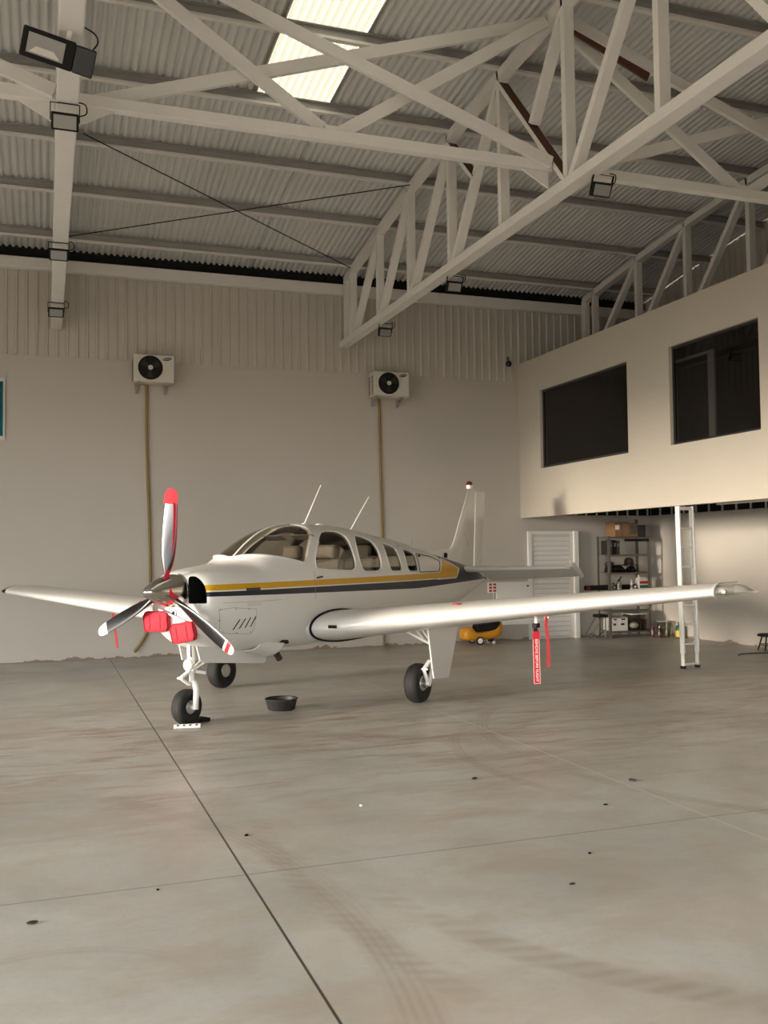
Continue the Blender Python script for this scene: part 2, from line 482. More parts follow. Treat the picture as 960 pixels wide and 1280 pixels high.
# mezzanine: face with two glazed openings, slab, office behind, its unlit look put into near-black walls
ZM0, ZM1 = 2.345, 5.345
W1 = (12.83, 15.65, 3.25, 4.70); W2 = (9.87, 11.75, 3.24, 4.70)
mb = MB(); T = .14
def mw(y0, y1, z0, z1): mb.box2((XM, y0, z0), (XM + T, y1, z1))
mw(1.0, D, ZM0, 3.24); mw(1.0, D, 4.70, ZM1)
mw(W1[1], D, 3.24, 4.70); mw(W2[1], W1[0], 3.24, 4.70); mw(1.0, W2[0], 3.24, 4.70)
struct(mb.build('wall_mezzanine', M['mezz']))
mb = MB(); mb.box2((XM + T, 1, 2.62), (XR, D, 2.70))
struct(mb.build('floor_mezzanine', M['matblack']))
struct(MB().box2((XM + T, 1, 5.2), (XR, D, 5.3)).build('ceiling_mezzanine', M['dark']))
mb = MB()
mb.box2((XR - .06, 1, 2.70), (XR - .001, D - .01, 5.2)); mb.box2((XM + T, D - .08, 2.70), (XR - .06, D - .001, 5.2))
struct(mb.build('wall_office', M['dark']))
for k, (a, c, z0, z1) in enumerate((W1, W2)):
    mb = MB(); fw = .035; x0, x1 = XM + .055, XM + .10
    mb.box2((x0, a, z0), (x1, c, z0 + fw)); mb.box2((x0, a, z1 - fw), (x1, c, z1))
    mb.box2((x0, a, z0 + fw), (x1, a + fw, z1 - fw)); mb.box2((x0, c - fw, z0 + fw), (x1, c, z1 - fw))
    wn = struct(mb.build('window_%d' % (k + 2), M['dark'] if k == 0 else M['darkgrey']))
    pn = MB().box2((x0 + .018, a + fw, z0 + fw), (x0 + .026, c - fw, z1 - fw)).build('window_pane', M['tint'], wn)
    if k == 1:
        MB().box2((x0 + .03, 10.86, z0 + fw), (x1 + .02, 10.99, z1 - .20)).build('window_mullion', M['panelgrey'], wn)
        MB().box2((x0 + .035, 11.0, z1 - .24), (x0 + .06, c - fw, z1 - .20)).build('window_rail', M['panelgrey'], wn)
# teal window on the back wall, cut by the left edge of the picture
wn = struct(MB().box2((-2.4, D - .035, 3.60), (-.615, D + .0, 4.61)).build('window_1', M['panelgrey']))
MB().box2((-2.34, D - .042, 3.66), (-.645, D - .034, 4.545)).build('window_pane', M['teal'], wn)

# dark strips with light studs at the head of the walls under the mezzanine + the light edge beam
t = thing('stud_strip', (XM + T, D, 2.40), 'dark strip with pale studs at the top of the back wall under the mezzanine', 'strip')
MB().box2((0, -.02, 0), (XR - XM - T - .002, -.001, .218)).build('backing', M['matblack'], t)
for k in range(12): MB().box2((.10 + k*.238, -.05, 0), (.125 + k*.238, -.021, .218)).build('stud', M['trusspaint'], t)
MB().box2((0, -.052, -.02), (XR - XM - T - .002, -.001, 0)).build('bottom_rail', M['trussdull'], t)
t = thing('stud_strip', (XR, D, 2.40), 'dark strip with pale studs at the top of the right wall behind the ladder', 'strip')
MB().box2((-.02, -14, 0), (-.001, -.06, .218)).build('backing', M['matblack'], t)
for k in range(30): MB().box2((-.05, -.40 - k*.372, 0), (-.021, -.375 - k*.372, .218)).build('stud', M['trusspaint'], t)
MB().box2((-.052, -14, -.02), (-.001, -.06, 0)).build('bottom_rail', M['trussdull'], t)
tag(MB().bar((XM + .5, 1.2, 2.385), (XM + .5, 11.35, 2.385), .07, .08).build('edge_beam', M['trusspaint']), 'light grey steel beam under the mezzanine edge right of the white ladder', 'beam')

# ------------------------------------------------------------------ steelwork
NY = [15.85, 14.42, 13.03, 11.52, 10.0, 8.5, 6.92, 5.4, 3.9, 2.4, .9, -.6]
ZB = 5.50
def truss(X, label, rust):
    t = thing('roof_truss', (X, D, ZB), label, 'truss', 'roof trusses')
    o = Vector((X, D, ZB))
    def P(Y, Z, dx=0): return Vector((X + dx, Y, Z)) - o
    MB().bar(P(D - .03, ZB), P(-1.6, ZB), .175, .11).build('bottom_chord', M['trusspaint'], t, bevel=.012)
    ty = [16.2] + NY
    mb = MB()
    for a, c in zip(ty[:-1], ty[1:]): mb.bar(P(a + .02, zroof(a)), P(c - .02, zroof(c)), .13, .11)
    mb.build('top_chord', M['trusspaint'], t)
    MB().bar(P(16.2, ZB), P(16.2, zroof(16.2)), .14, .10).build('end_post', M['trusspaint'], t)
    for i, Y in enumerate(NY):
        MB().bar(P(Y, ZB + .05), P(Y, zroof(Y) - .05), .115, .08, (0, 1, 0)).build('vertical_strut', M['trusspaint'], t)
        if i + 1 < len(NY):
            Y2 = NY[i+1]
            q = .55 if (i == 4 and rust) else 1
            if i < 6: a = P(Y - .06, ZB + .05, .01); c = P(Y2 + .06, zroof(Y2) - .05, .01)
            else: a = P(Y2 + .06, ZB + .05, .01); c = P(Y - .06, zroof(Y) - .05, .01)
            if q < 1: a = c.lerp(a, .5)
            MB().bar(a, c, .11, .085, (0, 1, 0)).build('diagonal_strut', M['trusspaint'], t)
    if rust:
        for (ya, za, yc, zc) in ((10.0, zroof(10.) - .06, 8.5, ZB + .06), (11.52, zroof(11.52) - .06, 10.75, 6.45)):
            a, c = P(ya, za, -.0), P(yc, zc, -.0)
            u = Vector((0, 1, 0)); d = (c - a).normalized(); nrm = d.cross(Vector((1, 0, 0))).normalized()
            mb = MB(); mb.k = 1
            if nrm.z > 0: nrm = -nrm
            mb.bar(a, c, .125, .008, nrm)
            mb.k = 0
            for s in (-1, 1): mb.bar(a + nrm*.02 + Vector((s*.065, 0, 0)), c + nrm*.02 + Vector((s*.065, 0, 0)), .006, .05, nrm)
            o2 = mb.build('rust_diagonal', [M['trusspaint'], M['primer']], t); o2['label'] = 'diagonal channel with bare brown primer inside'
    return t
XT = (.165, 5.12, 10.05)
truss(XT[0], 'pale steel roof truss seen almost end on at the left of the hangar', False)
truss(XT[1], 'pale steel roof truss whose long bottom chord crosses the middle of the roof', True)
truss(XT[2], 'shaded steel roof truss above the mezzanine office on the right', False)
# bracing trusses along the ridge
YB = 8.78
def brace(x0, x1, label, zc=5.78):
    t = thing('bracing_truss', (x0, YB, zc), label, 'bracing', 'bracing trusses under the ridge')
    o = Vector((x0, YB, zc)); xm = (x0 + x1)/2
    def P(x, z, dy=0): return Vector((x, YB + dy, z)) - o
    MB().bar(P(x0 + .07, zc), P(x1 - .07, zc), .10, .11).build('bottom_chord', M['trusspaint'], t, bevel=.006)
    zt = 7.38
    for a, c, dy in (((x0 + .08, zt), (xm - .06, zc + .04), .02), ((xm + .06, zc + .04), (x1 - .08, zt), .02)):
        MB().bar(P(*a, dy), P(*c, dy), .05, .125).build('knee_brace', M['trusspaint'], t)
    for a, c, dy in (((x0 + .25, zc + .05), (x1 - .08, zt + .02), .085), ((x0 + .08, zt + .02), (x1 - .1, zc + .02), -.075)):
        MB().bar(P(*a, dy), P(*c, dy), .05, .12).build('cross_brace', M['trusspaint'], t)
    MB().bar(P(xm - .09, zc + .07), P(xm + .09, zc + .07), .08, .05).build('node_plate', M['trusspaint'], t)
    for x, s in ((x0, 1), (x1, -1)):
        mb = MB(); mb.prism([(x + s*.10 - o.x, ZB + .05 - zc), (x + s*.42 - o.x, -.055), (x + s*.10 - o.x, -.055)], 'Y', -.012, .012)
        mb.build('gusset_plate', M['trusspaint'], t)
    return t
brace(-4.79, XT[0], 'bracing truss running out of the frame left of the end-on truss')
brace(XT[0], XT[1], 'K-braced bracing truss between the end-on truss and the middle truss')
_b = brace(XT[1], XT[2], 'K-braced bracing truss from the middle truss toward the mezzanine')
_mb = MB(); _a = Vector((.16, -.06, 7.33 - 5.78)); _c = Vector((1.15, -.06, 7.33 - 5.78 - .40))
_mb.bar(_a, _c, .03, .10)
_o = _mb.build('rust_channel', M['primer'], _b); _o['label'] = 'bare brown primer inside of the brace channel'
# purlins
ORD = ['lowest roof purlin next to the back wall', 'second roof purlin up from the back wall', 'third roof purlin up from the back wall', 'fourth roof purlin up from the back wall, at the foot of the skylight',
       'fifth roof purlin up from the back wall, crossing the skylight', 'sixth roof purlin up from the back wall, near the ridge', 'roof purlin just past the ridge', 'roof purlin above the camera', 'roof purlin toward the front of the hangar', 'foremost roof purlin']
for i, Y in enumerate(NY[:7]):
    z = zroof(Y); sl = .0322*(Y - 9.2)
    mb = MB()
    mb.bar((XL, Y, z + .125), (XR - .02, Y, z + .125), .012, .14)
    mb.bar((XL, Y - .03, z + .192), (XR - .02, Y - .03, z + .192), .062, .008); mb.k = 1
    mb.bar((XL, Y - .03, z + .056), (XR - .02, Y - .03, z + .056), .066, .012); mb.bar((XL, Y - .058, z + .068), (XR - .02, Y - .058, z + .068), .006, .03)  # paler flange material paints in the light caught from below
    tag(mb.build('roof_purlin', [M['purlin'], M['trusspaint']]), 'grey steel ' + ORD[i], 'purlin', 'roof purlins')
# eave beam along the back wall
tag(MB().box2((XL, D - .17, 6.39), (XR - .02, D - .03, 6.58)).build('eave_beam', M['trusspaint'], bevel=.01), 'long pale steel beam along the top of the back wall', 'beam')
# thin crossed tie rods
for a, c, l in (((.45, 12.6, zroof(12.6) - .03), (5.02, 15.7, zroof(15.7) - .02), 'thin dark tie rod sloping down toward the right under the roof'),
                ((.3, 15.5, zroof(15.5) - .05), (5.02, 12.8, zroof(12.8) - .05), 'thin dark tie rod sloping up toward the right under the roof')):
    tag(MB().tube([a, c], .008, 6).build('tie_rod', M['matblack']), l, 'rod', 'crossed tie rods')

# floodlights
def flood(loc, rot, label, big=1.0):
    t = thing('floodlight', loc, label, 'floodlight', 'floodlights under the trusses', rot)
    s = big
    MB().box2((-.11*s, -.03*s, -.15*s), (.11*s, .03*s, -.01*s)).build('housing', M['matblack'], t, bevel=.01)
    mb = MB(); mb.box2((-.09*s, -.036*s, -.135*s), (.09*s, -.03*s, -.03*s)); mb.build('lens', M['lamp'], t)
    mb = MB(); mb.bar((-.115*s, 0, -.08*s), (-.115*s, 0, .06), .008, .025, (0, 1, 0)); mb.bar((.115*s, 0, -.08*s), (.115*s, 0, .06), .008, .025, (0, 1, 0)); mb.bar((-.118*s, 0, .06), (.118*s, 0, .06), .025, .008)
    mb.build('bracket', M['matblack'], t)
    MB().tube(crv([(.1*s, .03, -.03), (.17*s, .05, .0), (.16*s, .04, .07), (.08, .02, .08)]), .006, 6).build('cable', M['matblack'], t)
    return t
R = math.radians
for Y, l in ((8.15, 'second floodlight along the end-on left truss'), (11.85, 'third floodlight along the end-on left truss'), (14.7, 'farthest floodlight on the end-on left truss')):
    flood((XT[0] - .02, Y, 5.385), (R(25), 0, 0), 'small black ' + l)
for Y, l in ((8.1, 'nearest floodlight under the middle truss bottom chord'), (11.75, 'second floodlight under the middle truss bottom chord'), (14.55, 'farthest floodlight under the middle truss bottom chord')):
    flood((XT[1] + .13, Y, 5.40), (R(25), 0, R(0)), 'small black ' + l)
# the big one near the camera
t = thing('floodlight', (XT[0] - .02, 7.02, 5.40), 'large black floodlight with a sensor box near the top left corner', 'floodlight', None, (R(30), R(9), R(6)))
mb = MB(); mb.box2((-.30, -.05, -.20), (.06, .03, .0)); mb.build('housing', M['matblack'], t, bevel=.012)
mb = MB(); mb.box2((.06, -.045, -.20), (.205, .03, -.01)); mb.build('sensor_box', M['black'], t, bevel=.01)
MB().box2((-.26, -.056, -.165), (-.01, -.05, -.03)).build('lens', M['lamp'], t)
MB().prism([(-.24, -.155), (-.03, -.155), (-.08, -.11), (-.2, -.11)], 'Y', -.06, -.056).build('reflector', M['panelgrey'], t)
mb = MB(); mb.bar((0, 0, -.02), (0, 0, .13), .035, .03, (0, 1, 0)); mb.build('bracket', M['dirtwhite'], t)
MB().tube(crv([(.17, .0, -.02), (.2, .03, .05), (.16, .03, .1), (.05, .02, .12)]), .006, 6).build('cable', M['matblack'], t)

# air-conditioner outdoor units
def ac(x0, x1, zb, zt, label, lab):
    w = x1 - x0; h = zt - zb; dp = .30
    t = thing('air_conditioner', (x0, D, zb), label, 'air conditioner', 'air conditioner outdoor units')
    MB().box2((0, -dp - .03, 0), (w, -.03, h)).build('casing', M['acwhite'], t, bevel=.012)
    cx, cz, r = w*.41, h*.52, h*.44
    MB().lathe([(r, 0), (r, .012), (r*.97, .012)], (cx, -dp - .045, cz), 'Y', 32).build('fan_opening', M['matblack'], t, 40)
    mb = MB()
    for q in (.3, .42, .54, .66, .78, .9): 
        ring = [(cx + r*q*math.cos(2*PI*k/28), -dp - .05, cz + r*q*math.sin(2*PI*k/28)) for k in range(29)]
        mb.tube(ring, .0025, 4, False)
    for k in range(12): mb.bar((cx + r*.2*math.cos(k*PI/6), -dp - .05, cz + r*.2*math.sin(k*PI/6)), (cx + r*math.cos(k*PI/6), -dp - .05, cz + r*math.sin(k*PI/6)), .004, .004)
    mb.build('fan_grille', M['darkgrey'], t)
    mb = MB()
    for k in range(3):
        a = k*2*PI/3 + .5
        mb.prism([(cx + r*.15*math.cos(a - .6), cz + r*.15*math.sin(a - .6)), (cx + r*.85*math.cos(a - .35), cz + r*.85*math.sin(a - .35)), (cx + r*.85*math.cos(a + .35), cz + r*.85*math.sin(a + .35)), (cx + r*.15*math.cos(a + .4), cz + r*.15*math.sin(a + .4))], 'Y', -dp - .047, -dp - .0455)
    mb.build('fan_blades', M['darkgrey'], t)
    MB().lathe([(r*.2, 0), (r*.2, .012), (r*.1, .016)], (cx, -dp - .066, cz), 'Y', 16).build('fan_hub', M['acwhite'], t, 40)
    mb = MB()
    for k in range(9): mb.box((-.003, -dp*.5 - .03 + .1, h*.12 + k*h*.085), (.006, .06, .022)); mb.box((-.003, -dp*.5 - .03 - .05, h*.12 + k*h*.085), (.006, .06, .022))
    mb.build('side_vents', M['darkgrey'], t)
    lg = MB().prism([(w*.83 + .075*math.cos(2*PI*k/24) + .0*k, h*.86 + .026*math.sin(2*PI*k/24) + .012*math.cos(2*PI*k/24)) for k in range(24)], 'Y', -dp - .033, -dp - .030).build('logo', M['navylogo'], t)
    text('logo_lettering', 'SAMSUNG', .027, M['white'], lg, (w*.83, -dp - .0345, h*.86), (PI/2, R(-8), 0), .0005)
    for x in (.11*w, .82*w):
        mb = MB(); mb.bar((x, -dp - .05, -.02), (x, -.0, -.02), .045, .04); mb.bar((x, -.02, -.02), (x, -.02, -.16), .045, .03, (0, 1, 0)); mb.bar((x, -dp + .05, -.03), (x, -.03, -.14), .02, .02)
        mb.build('bracket', M['tin'], t)
ac(1.38, 2.04, 4.60, 5.06, 'white air conditioner outdoor unit on the back wall at left, above the propeller', 'a')
ac(5.60, 6.28, 4.55, 5.00, 'white air conditioner outdoor unit on the back wall at right, above the cabin', 'b')
tag(MB().tube(crv([(1.62, D - .03, 4.597), (1.62, D - .03, 3.6), (1.655, D - .03, 2.4), (1.675, D - .03, 1.4), (1.66, D - .03, .62), (1.59, D - .03, .36), (1.41, D - .06, .10)]), .024, 8).build('conduit', M['tubeyel'], None, 60), 'yellow brown hose hanging down the wall from the left air conditioner', 'hose')
tag(MB().tube(crv([(5.80, D - .03, 4.547), (5.81, D - .03, 3.2), (5.84, D - .03, 1.8), (5.84, D - .03, .01)]), .024, 8).build('conduit', M['tubeyel'], None, 60), 'yellow brown hose hanging down the wall from the right air conditioner', 'hose')
# small dome camera on the cladding
t = thing('security_camera', (8.44, D - .06, 5.33), 'small dark security camera on the sheet metal wall by the mezzanine corner', 'camera')
MB().ball((0, -.03, 0), .06).build('dome', M['black'], t, 60); MB().bar((0, -.03, .05), (0, .02, .14), .02, .02).build('mount', M['darkgrey'], t)

# louvred door in the back wall
dr = MB(); x0, x1, zt = 8.82, 9.90, 2.09
dr.box2((x0, D - .05, 0), (x0 + .07, D - .001, zt)); dr.box2((x1 - .09, D - .10, 0), (x1, D - .001, zt)); dr.box2((x0 + .07, D - .05, zt - .055), (x1 - .09, D - .001, zt))
dr = struct(dr.build('door_1', M['whitemetal']))
mb = MB(); mb.box2((x0 + .07, D - .012, 0), (x1 - .09, D - .002, zt - .055)); mb.box2((x0 + .07, D - .035, .02), (x0 + .12, D - .012, zt - .06)); mb.box2((x1 - .16, D - .035, .02), (x1 - .09, D - .012, zt - .06))
mb.build('door_leaf', M['panelgrey'], dr)
mb = MB()
for k in range(21):
    z = .10 + k*.092
    mb.box(((x0 + x1)/2 - .03, D - .024, z), (x1 - x0 - .28, .006, .085), (R(-24), 0, 0))
mb.build('louvres', M['whitemetal'], dr)
# grey wall cover left of the door, socket
t = thing('wall_cabinet', (8.12, D, .30), 'pale grey metal cover panel fixed on the wall left of the louvred door', 'cabinet')
MB().box2((.0, -.06, 0), (.70, -.002, .82)).build('cabinet_body', M['whitemetal'], t, bevel=.008)
MB().lathe([(.018, 0), (.018, .02)], (.66, -.08, .74), 'Y', 12).build('knob', M['darkgrey'], t)
t = thing('power_socket', (8.02, D, .92), 'red and white power socket box on the wall behind the tail', 'socket')
MB().box2((-.07, -.05, 0), (.13, -.002, .20)).build('backplate', M['whitemetal'], t, bevel=.006)
mb = MB()
for i in range(2):
    for j in range(3): mb.box((-.03 + i*.09, -.055, .04 + j*.06), (.055, .012, .036))
mb.build('outlets', M['redpaint'], t)
tag(MB().tube([(8.07, D - .02, .92), (8.07, D - .02, .0)], .012, 8).build('conduit', M['panelgrey']), 'thin grey conduit below the red and white socket', 'conduit')
# ------------------------------------------------------------------ the aeroplane
YAW = .7171; OX, OY = .9083, 9.3935; ROLL = -.0091
plane = thing('airplane', (OX, OY, 0), 'white single-engine low-wing airplane with gold and navy stripes parked in the hangar', 'airplane', None, (ROLL, 0, YAW))
def L(x, y, z): return (x, -y, z)      # x aft of the spinner tip, y to the plane's left, z up

def paint_fuselage():
    m = bpy.data.materials.new('striped_aircraft_paint'); g = G(m)
    x, yy, z = g.xyz()
    def half(p, q):   # 1 on the left of p->q
        a, b = -(q[1]-p[1]), (q[0]-p[0])
        return g.add(g.add(g.mul(x, a), g.mul(z, b)), -(a*p[0] + b*p[1]))
    def poly(ps, grow=0.0):
        r = None
        for p, q in zip(ps, ps[1:] + ps[:1]):
            l = math.hypot(q[0]-p[0], q[1]-p[1]); v = g.gt(half(p, q), -grow*l)
            r = v if r is None else g.mul(r, v)
        return r
    def line(a, b): return g.op('MULTIPLY_ADD', x, a, b)
    gz0 = line(-.0045, 1.3525); gz1 = g.add(g.mul(x, .0), 1.407)
    band = g.mul(g.mul(g.gt(z, gz0), g.lt(z, gz1)), g.mul(g.gt(x, .4), g.lt(x, 5.7)))
    flare = [(5.55, 1.327), (6.42, 1.324), (6.63, 1.446), (6.06, 1.602), (5.90, 1.585), (5.69, 1.41)]
    gold = g.mx(band, poly(flare)); edge = g.mx(g.mul(g.mul(g.gt(z, g.sub(gz0, .014)), g.lt(z, g.add(gz1, .012))), g.lt(x, 5.7)), poly(flare, .022))
    nz0 = g.mx(line(-.0185, 1.301), line(.012, 1.155)); nz1 = line(-.0045, 1.343)
    nav = g.mul(g.mul(g.gt(z, nz0), g.lt(z, nz1)), g.gt(x, .4))
    rear = g.mul(g.mul(g.gt(x, 5.93), g.gt(z, nz0)), 1.0)
    spine = g.mul(g.gt(x, 4.0), g.gt(z, line(-.157, 1.885 + .157*4.6)))
    nav = g.mul(g.mx(g.mx(nav, rear), spine), g.sub(1.0, edge))
    c = g.mix(nav, (.70, .69, .665), (.008, .011, .022)); c = g.mix(gold, c, (.60, .33, .008))
    g.color(c); g.b.inputs['Roughness'].default_value = .3; g.b.inputs['Coat Weight'].default_value = .0; g.b.inputs['Specular IOR Level'].default_value = .3; g.b.inputs['Coat Roughness'].default_value = .06
    return m
M['stripe'] = paint_fuselage()

def fring(x, off=0.0, N=72, zmin=None):
    hw, zt, zb, zw, nu, nl = fst(x); out = []
    hw -= off; zt -= off; zb += off
    for k in range(N):
        a = 2*PI*k/N; c, s = math.cos(a), math.sin(a); n = nu if s >= 0 else nl
        y = hw*math.copysign(abs(c)**(2/n), c)
        z = zw + (zt - zw if s >= 0 else zw - zb)*math.copysign(abs(s)**(2/n), s)
        if zmin is not None: z = max(z, zmin)
        out.append((x, -y, z))
    return out
XS = [.47, .485, .50, .52, .545, .57, .6, .64, .68] + [.72 + .06*i for i in range(125)]
XS = [x for x in XS if x < 8.16] + [8.17]
mb = MB()
r0 = fring(.47); cen = Vector((.47, 0, 1.23))
nose = [[tuple(cen + (Vector(p) - cen)*q + Vector((dx, 0, 0))) for p in r0] for q, dx in ((.80, -.020), (.90, -.018), (.96, -.010))]
mb.loft(nose + [fring(x) for x in XS])
outer = mb.mesh('fuselage', [M['stripe'], M['matblack'], M['inter']], 35)
# inlets in the cowl face
cut = []
for s in (1, -1):
    mb = MB(); mb.k = 1
    zz = [1.225 + .27*i/10 for i in range(11)]
    pl = round_poly([(s*.16, 1.225)] + [(s*(fy(.492, z)), z) for z in zz] + [(s*.16, 1.495)], .02, 2)
    pl = [(-u, w) for u, w in pl]
    mb.prism(pl, 'X', .30, .70); cut.append(mb.mesh('cut', [M['stripe'], M['matblack']]))
mb = MB(); mb.k = 2
cab = [fring(x, .028, 72, .80) for x in [1.43 + .06*i for i in range(72)]]
mb.loft(cab); cut.append(mb.mesh('cut', [M['stripe'], M['matblack'], M['inter']]))
WIN = {
 'ws': [(1.33, 1.69), (1.37, 1.693), (1.42, 1.697), (1.50, 1.690), (1.591, 1.677), (1.759, 1.652), (2.022, 1.597), (2.165, 1.768), (2.35, 1.905), (2.43, 1.975), (2.44, 2.02), (2.40, 2.12), (1.9, 2.15), (1.3, 1.95), (1.22, 1.75)],
 'w1': [(2.186, 1.535), (2.20, 1.63), (2.27, 1.721), (2.448, 1.880), (2.597, 1.957), (2.76, 1.976), (2.97, 1.968), (3.06, 1.93), (3.083, 1.87), (3.062, 1.766), (3.056, 1.619), (3.043, 1.53), (2.96, 1.497), (2.577, 1.51)],
 'w2': [(3.182, 1.525), (3.159, 1.657), (3.205, 1.816), (3.325, 1.93), (3.50, 1.915), (3.70, 1.855), (3.735, 1.745), (3.713, 1.581), (3.675, 1.50), (3.58, 1.477), (3.26, 1.478)],
 'w3': [(3.96, 1.468), (3.912, 1.526), (3.906, 1.682), (3.965, 1.815), (4.02, 1.826), (4.15, 1.810), (4.29, 1.768), (4.31, 1.72), (4.286, 1.637), (4.279, 1.509), (4.245, 1.464)],
 'w4': [(4.505, 1.452), (4.453, 1.51), (4.463, 1.624), (4.525, 1.735), (4.57, 1.748), (4.728, 1.732), (4.86, 1.69), (4.875, 1.66), (4.835, 1.577), (4.815, 1.48), (4.79, 1.448)],
}
outl = {}
for k, p in WIN.items():
    outl[k] = round_poly(p, .09, 3) if k == 'ws' else round_poly(p, .07, 3)
    mb = MB(); mb.k = 1 if k != 'ws' else 0
    mb.prism(outl[k], 'Y', -.9, .9); cut.append(mb.mesh('cut', [M['stripe'], M['matblack'], M['inter']]))
fus = mobj('fuselage', boolean(outer, cut, 'DIFFERENCE', 35), plane)
# panes from a thin skin of the same surface
def skin(o0, o1):
    mb = MB(); xs = [1.0 + .06*i for i in range(68)]
    mb.loft([fring(x, o0) for x in xs]); me0 = mb.mesh('skin', M['glass'], 40)
    mb = MB(); mb.loft([fring(x, o1) for x in [xs[0] + .01] + xs[1:-1] + [xs[-1] - .01]]); me1 = mb.mesh('skin', M['glass'], 40)
    return boolean(me0, me1, 'DIFFERENCE', 40)
sk = skin(.006, .011)
for k in outl:
    for s, nm in ((1, 'left'), (-1, 'right')):
        mb = MB()
        if k == 'ws':
            if s < 0: continue
            mb.prism(outl[k], 'Y', -.9, .9)
        else: mb.prism(outl[k], 'Y', *sorted((-.9*s, -.08*s)))
        mobj('windshield' if k == 'ws' else 'cabin_window', boolean(sk, mb.mesh('c', M['glass']), 'INTERSECT', 40), plane)
# windshield post, added strip playing up the lit cowl curve round its base
mb = MB(); mb.tube([(x, 0, fst(x)[1] - .004) for x in [1.36 + .06*i for i in range(19)]], .014, 6, True, .5)
mb.build('windshield_post', M['whitemetal'], plane, 50)
base = [(1.335, 0, 1.672), (1.352, .128, 1.690), (1.40, .255, 1.693), (1.485, .355, 1.686), (1.58, .412, 1.672), (1.75, .468, 1.648), (2.02, .512, 1.592)]
ring = [L(x, -y, z) for x, y, z in base[:0:-1]] + [L(*p) for p in base]
mb = MB(); mb.tube(crv(ring, 4), [.016]*6 + [.022]*(len(crv(ring, 4)) - 12) + [.016]*6, 8, True, .8)
mb.build('windshield_base_highlight', M['paint'], plane, 60)
def on_skin(x, z, off=.003): return L(x, fy(x, z) + off, z)
def seam(pts, name='panel_seam', r=.0035, m='matblack', closed=False):
    P = []
    for a, b in zip(pts, pts[1:] + (pts[:1] if closed else [])):
        n = max(2, int(math.hypot(b[0]-a[0], b[1]-a[1])/.05))
        P += [on_skin(a[0] + (b[0]-a[0])*i/n, a[1] + (b[1]-a[1])*i/n, .001) for i in range(n)]
    P.append(on_skin(*(pts[0] if closed else pts[-1]), .001))
    return MB().tube(P, r, 5).build(name, M[m], plane)
# white raised rims round the side windows, door seams, baggage door
for k in ('w1', 'w2', 'w3', 'w4'):
    P = [on_skin(u, w, .002) for u, w in outl[k]]
    MB().tube(P + P[:1], .011, 6, True, .5).build('window_rim', M['whitemetal'] if k in ('w1', 'w2') else M['paint'], plane, 60)
bag = round_poly([(4.93, 1.69), (5.50, 1.645), (5.84, 1.575), (5.66, 1.425), (4.86, 1.43)], .05, 3)
seam(bag, 'baggage_door_seam', .006, 'matblack', True)
MB().box(on_skin(5.02, 1.655), (.05, .02, .03)).build('door_latch', M['matblack'], plane)
seam([(.80, 1.17), (.60, 1.16), (.66, .92), (1.06, .885), (1.095, 1.14), (.80, 1.165)], 'access_panel_seam', .0022, 'seam')
for q in ((.62, 1.155), (.8, 1.155), (.98, 1.14), (.62, 1.05), (.69, .93), (.86, .91), (1.04, .905), (1.07, 1.04)):
    MB().ball(on_skin(*q, 0), .006, 6, 5).build('panel_screw', M['darkgrey'], plane)
for x in (.80, .872, .945, 1.018):
    P = [on_skin(x + dx, z, .001) for dx, z in ((0, .945 + (x - .8)*.08), (.012, .965 + (x - .8)*.08), (.03, 1.0 + (x - .8)*.08), (.062, 1.045 + (x - .8)*.08))]
    MB().tube(crv(P, 3), .0055, 6).build('louvre_slot', M['matblack'], plane)
seam([(.64, 1.225), (1.2, 1.215), (1.5, 1.218)], 'cowl_seam', .0018, 'seam')
for x, z in ((1.05, 1.345), (1.05, 1.19)):
    MB().bar(on_skin(x - .10, z), on_skin(x + .10, z), .012, .030).build('cowl_latch', M['darkgrey'] if z > 1.3 else M['panelgrey'], plane)
MB().bar(on_skin(2.18, 1.43), on_skin(2.28, 1.44), .03, .02).build('door_handle', M['darkgrey'], plane)
seam([(2.14, 1.50), (2.13, 1.20)], 'door_seam', .0016, 'seam')

# cabin interior
MB().box((1.72, 0, 1.40), (.10, .92, .46)).build('instrument_panel', M['matblack'], plane, bevel=.03)
MB().prism([(1.46, 1.60), (1.78, 1.655), (1.78, 1.60), (1.46, 1.5)], 'Y', -.36, .36).build('glareshield', M['matblack'], plane)
MB().box((3.4, 0, .83), (3.6, .8, .05)).build('cabin_floor', M['inter'], plane)
for x, ys in ((2.72, (.25, -.25)), (3.55, (.24, -.24)), (4.35, (.22, -.22))):
    for y in ys:
        mb = MB(); mb.box(L(x - .22, y, 1.08), (.46, .42, .14)); mb.box(L(x + .06, y, 1.36), (.12, .42, .56), (0, R(12), 0))
        s = mb.build('seat', M['seat'], plane, bevel=.04)
        MB().box(L(x + .14, y, 1.725), (.10, .27, .17), (0, R(10), 0)).build('headrest', M['seat'], s, bevel=.035)
mb = MB(); mb.tube([L(1.77, .25, 1.42), L(2.02, .25, 1.45)], .012, 8); mb.tube(crv([L(2.03, .10, 1.53), L(2.03, .09, 1.44), L(2.03, .16, 1.39), L(2.03, .34, 1.39), L(2.03, .41, 1.44), L(2.03, .40, 1.53)]), .014, 8)
mb.build('control_yoke', M['matblack'], plane, 60)
for y in (.22, -.22): MB().box(L(2.42, y, 1.90), (.16, .30, .010), (0, R(18), 0)).build('sun_visor', M['seat'], plane)

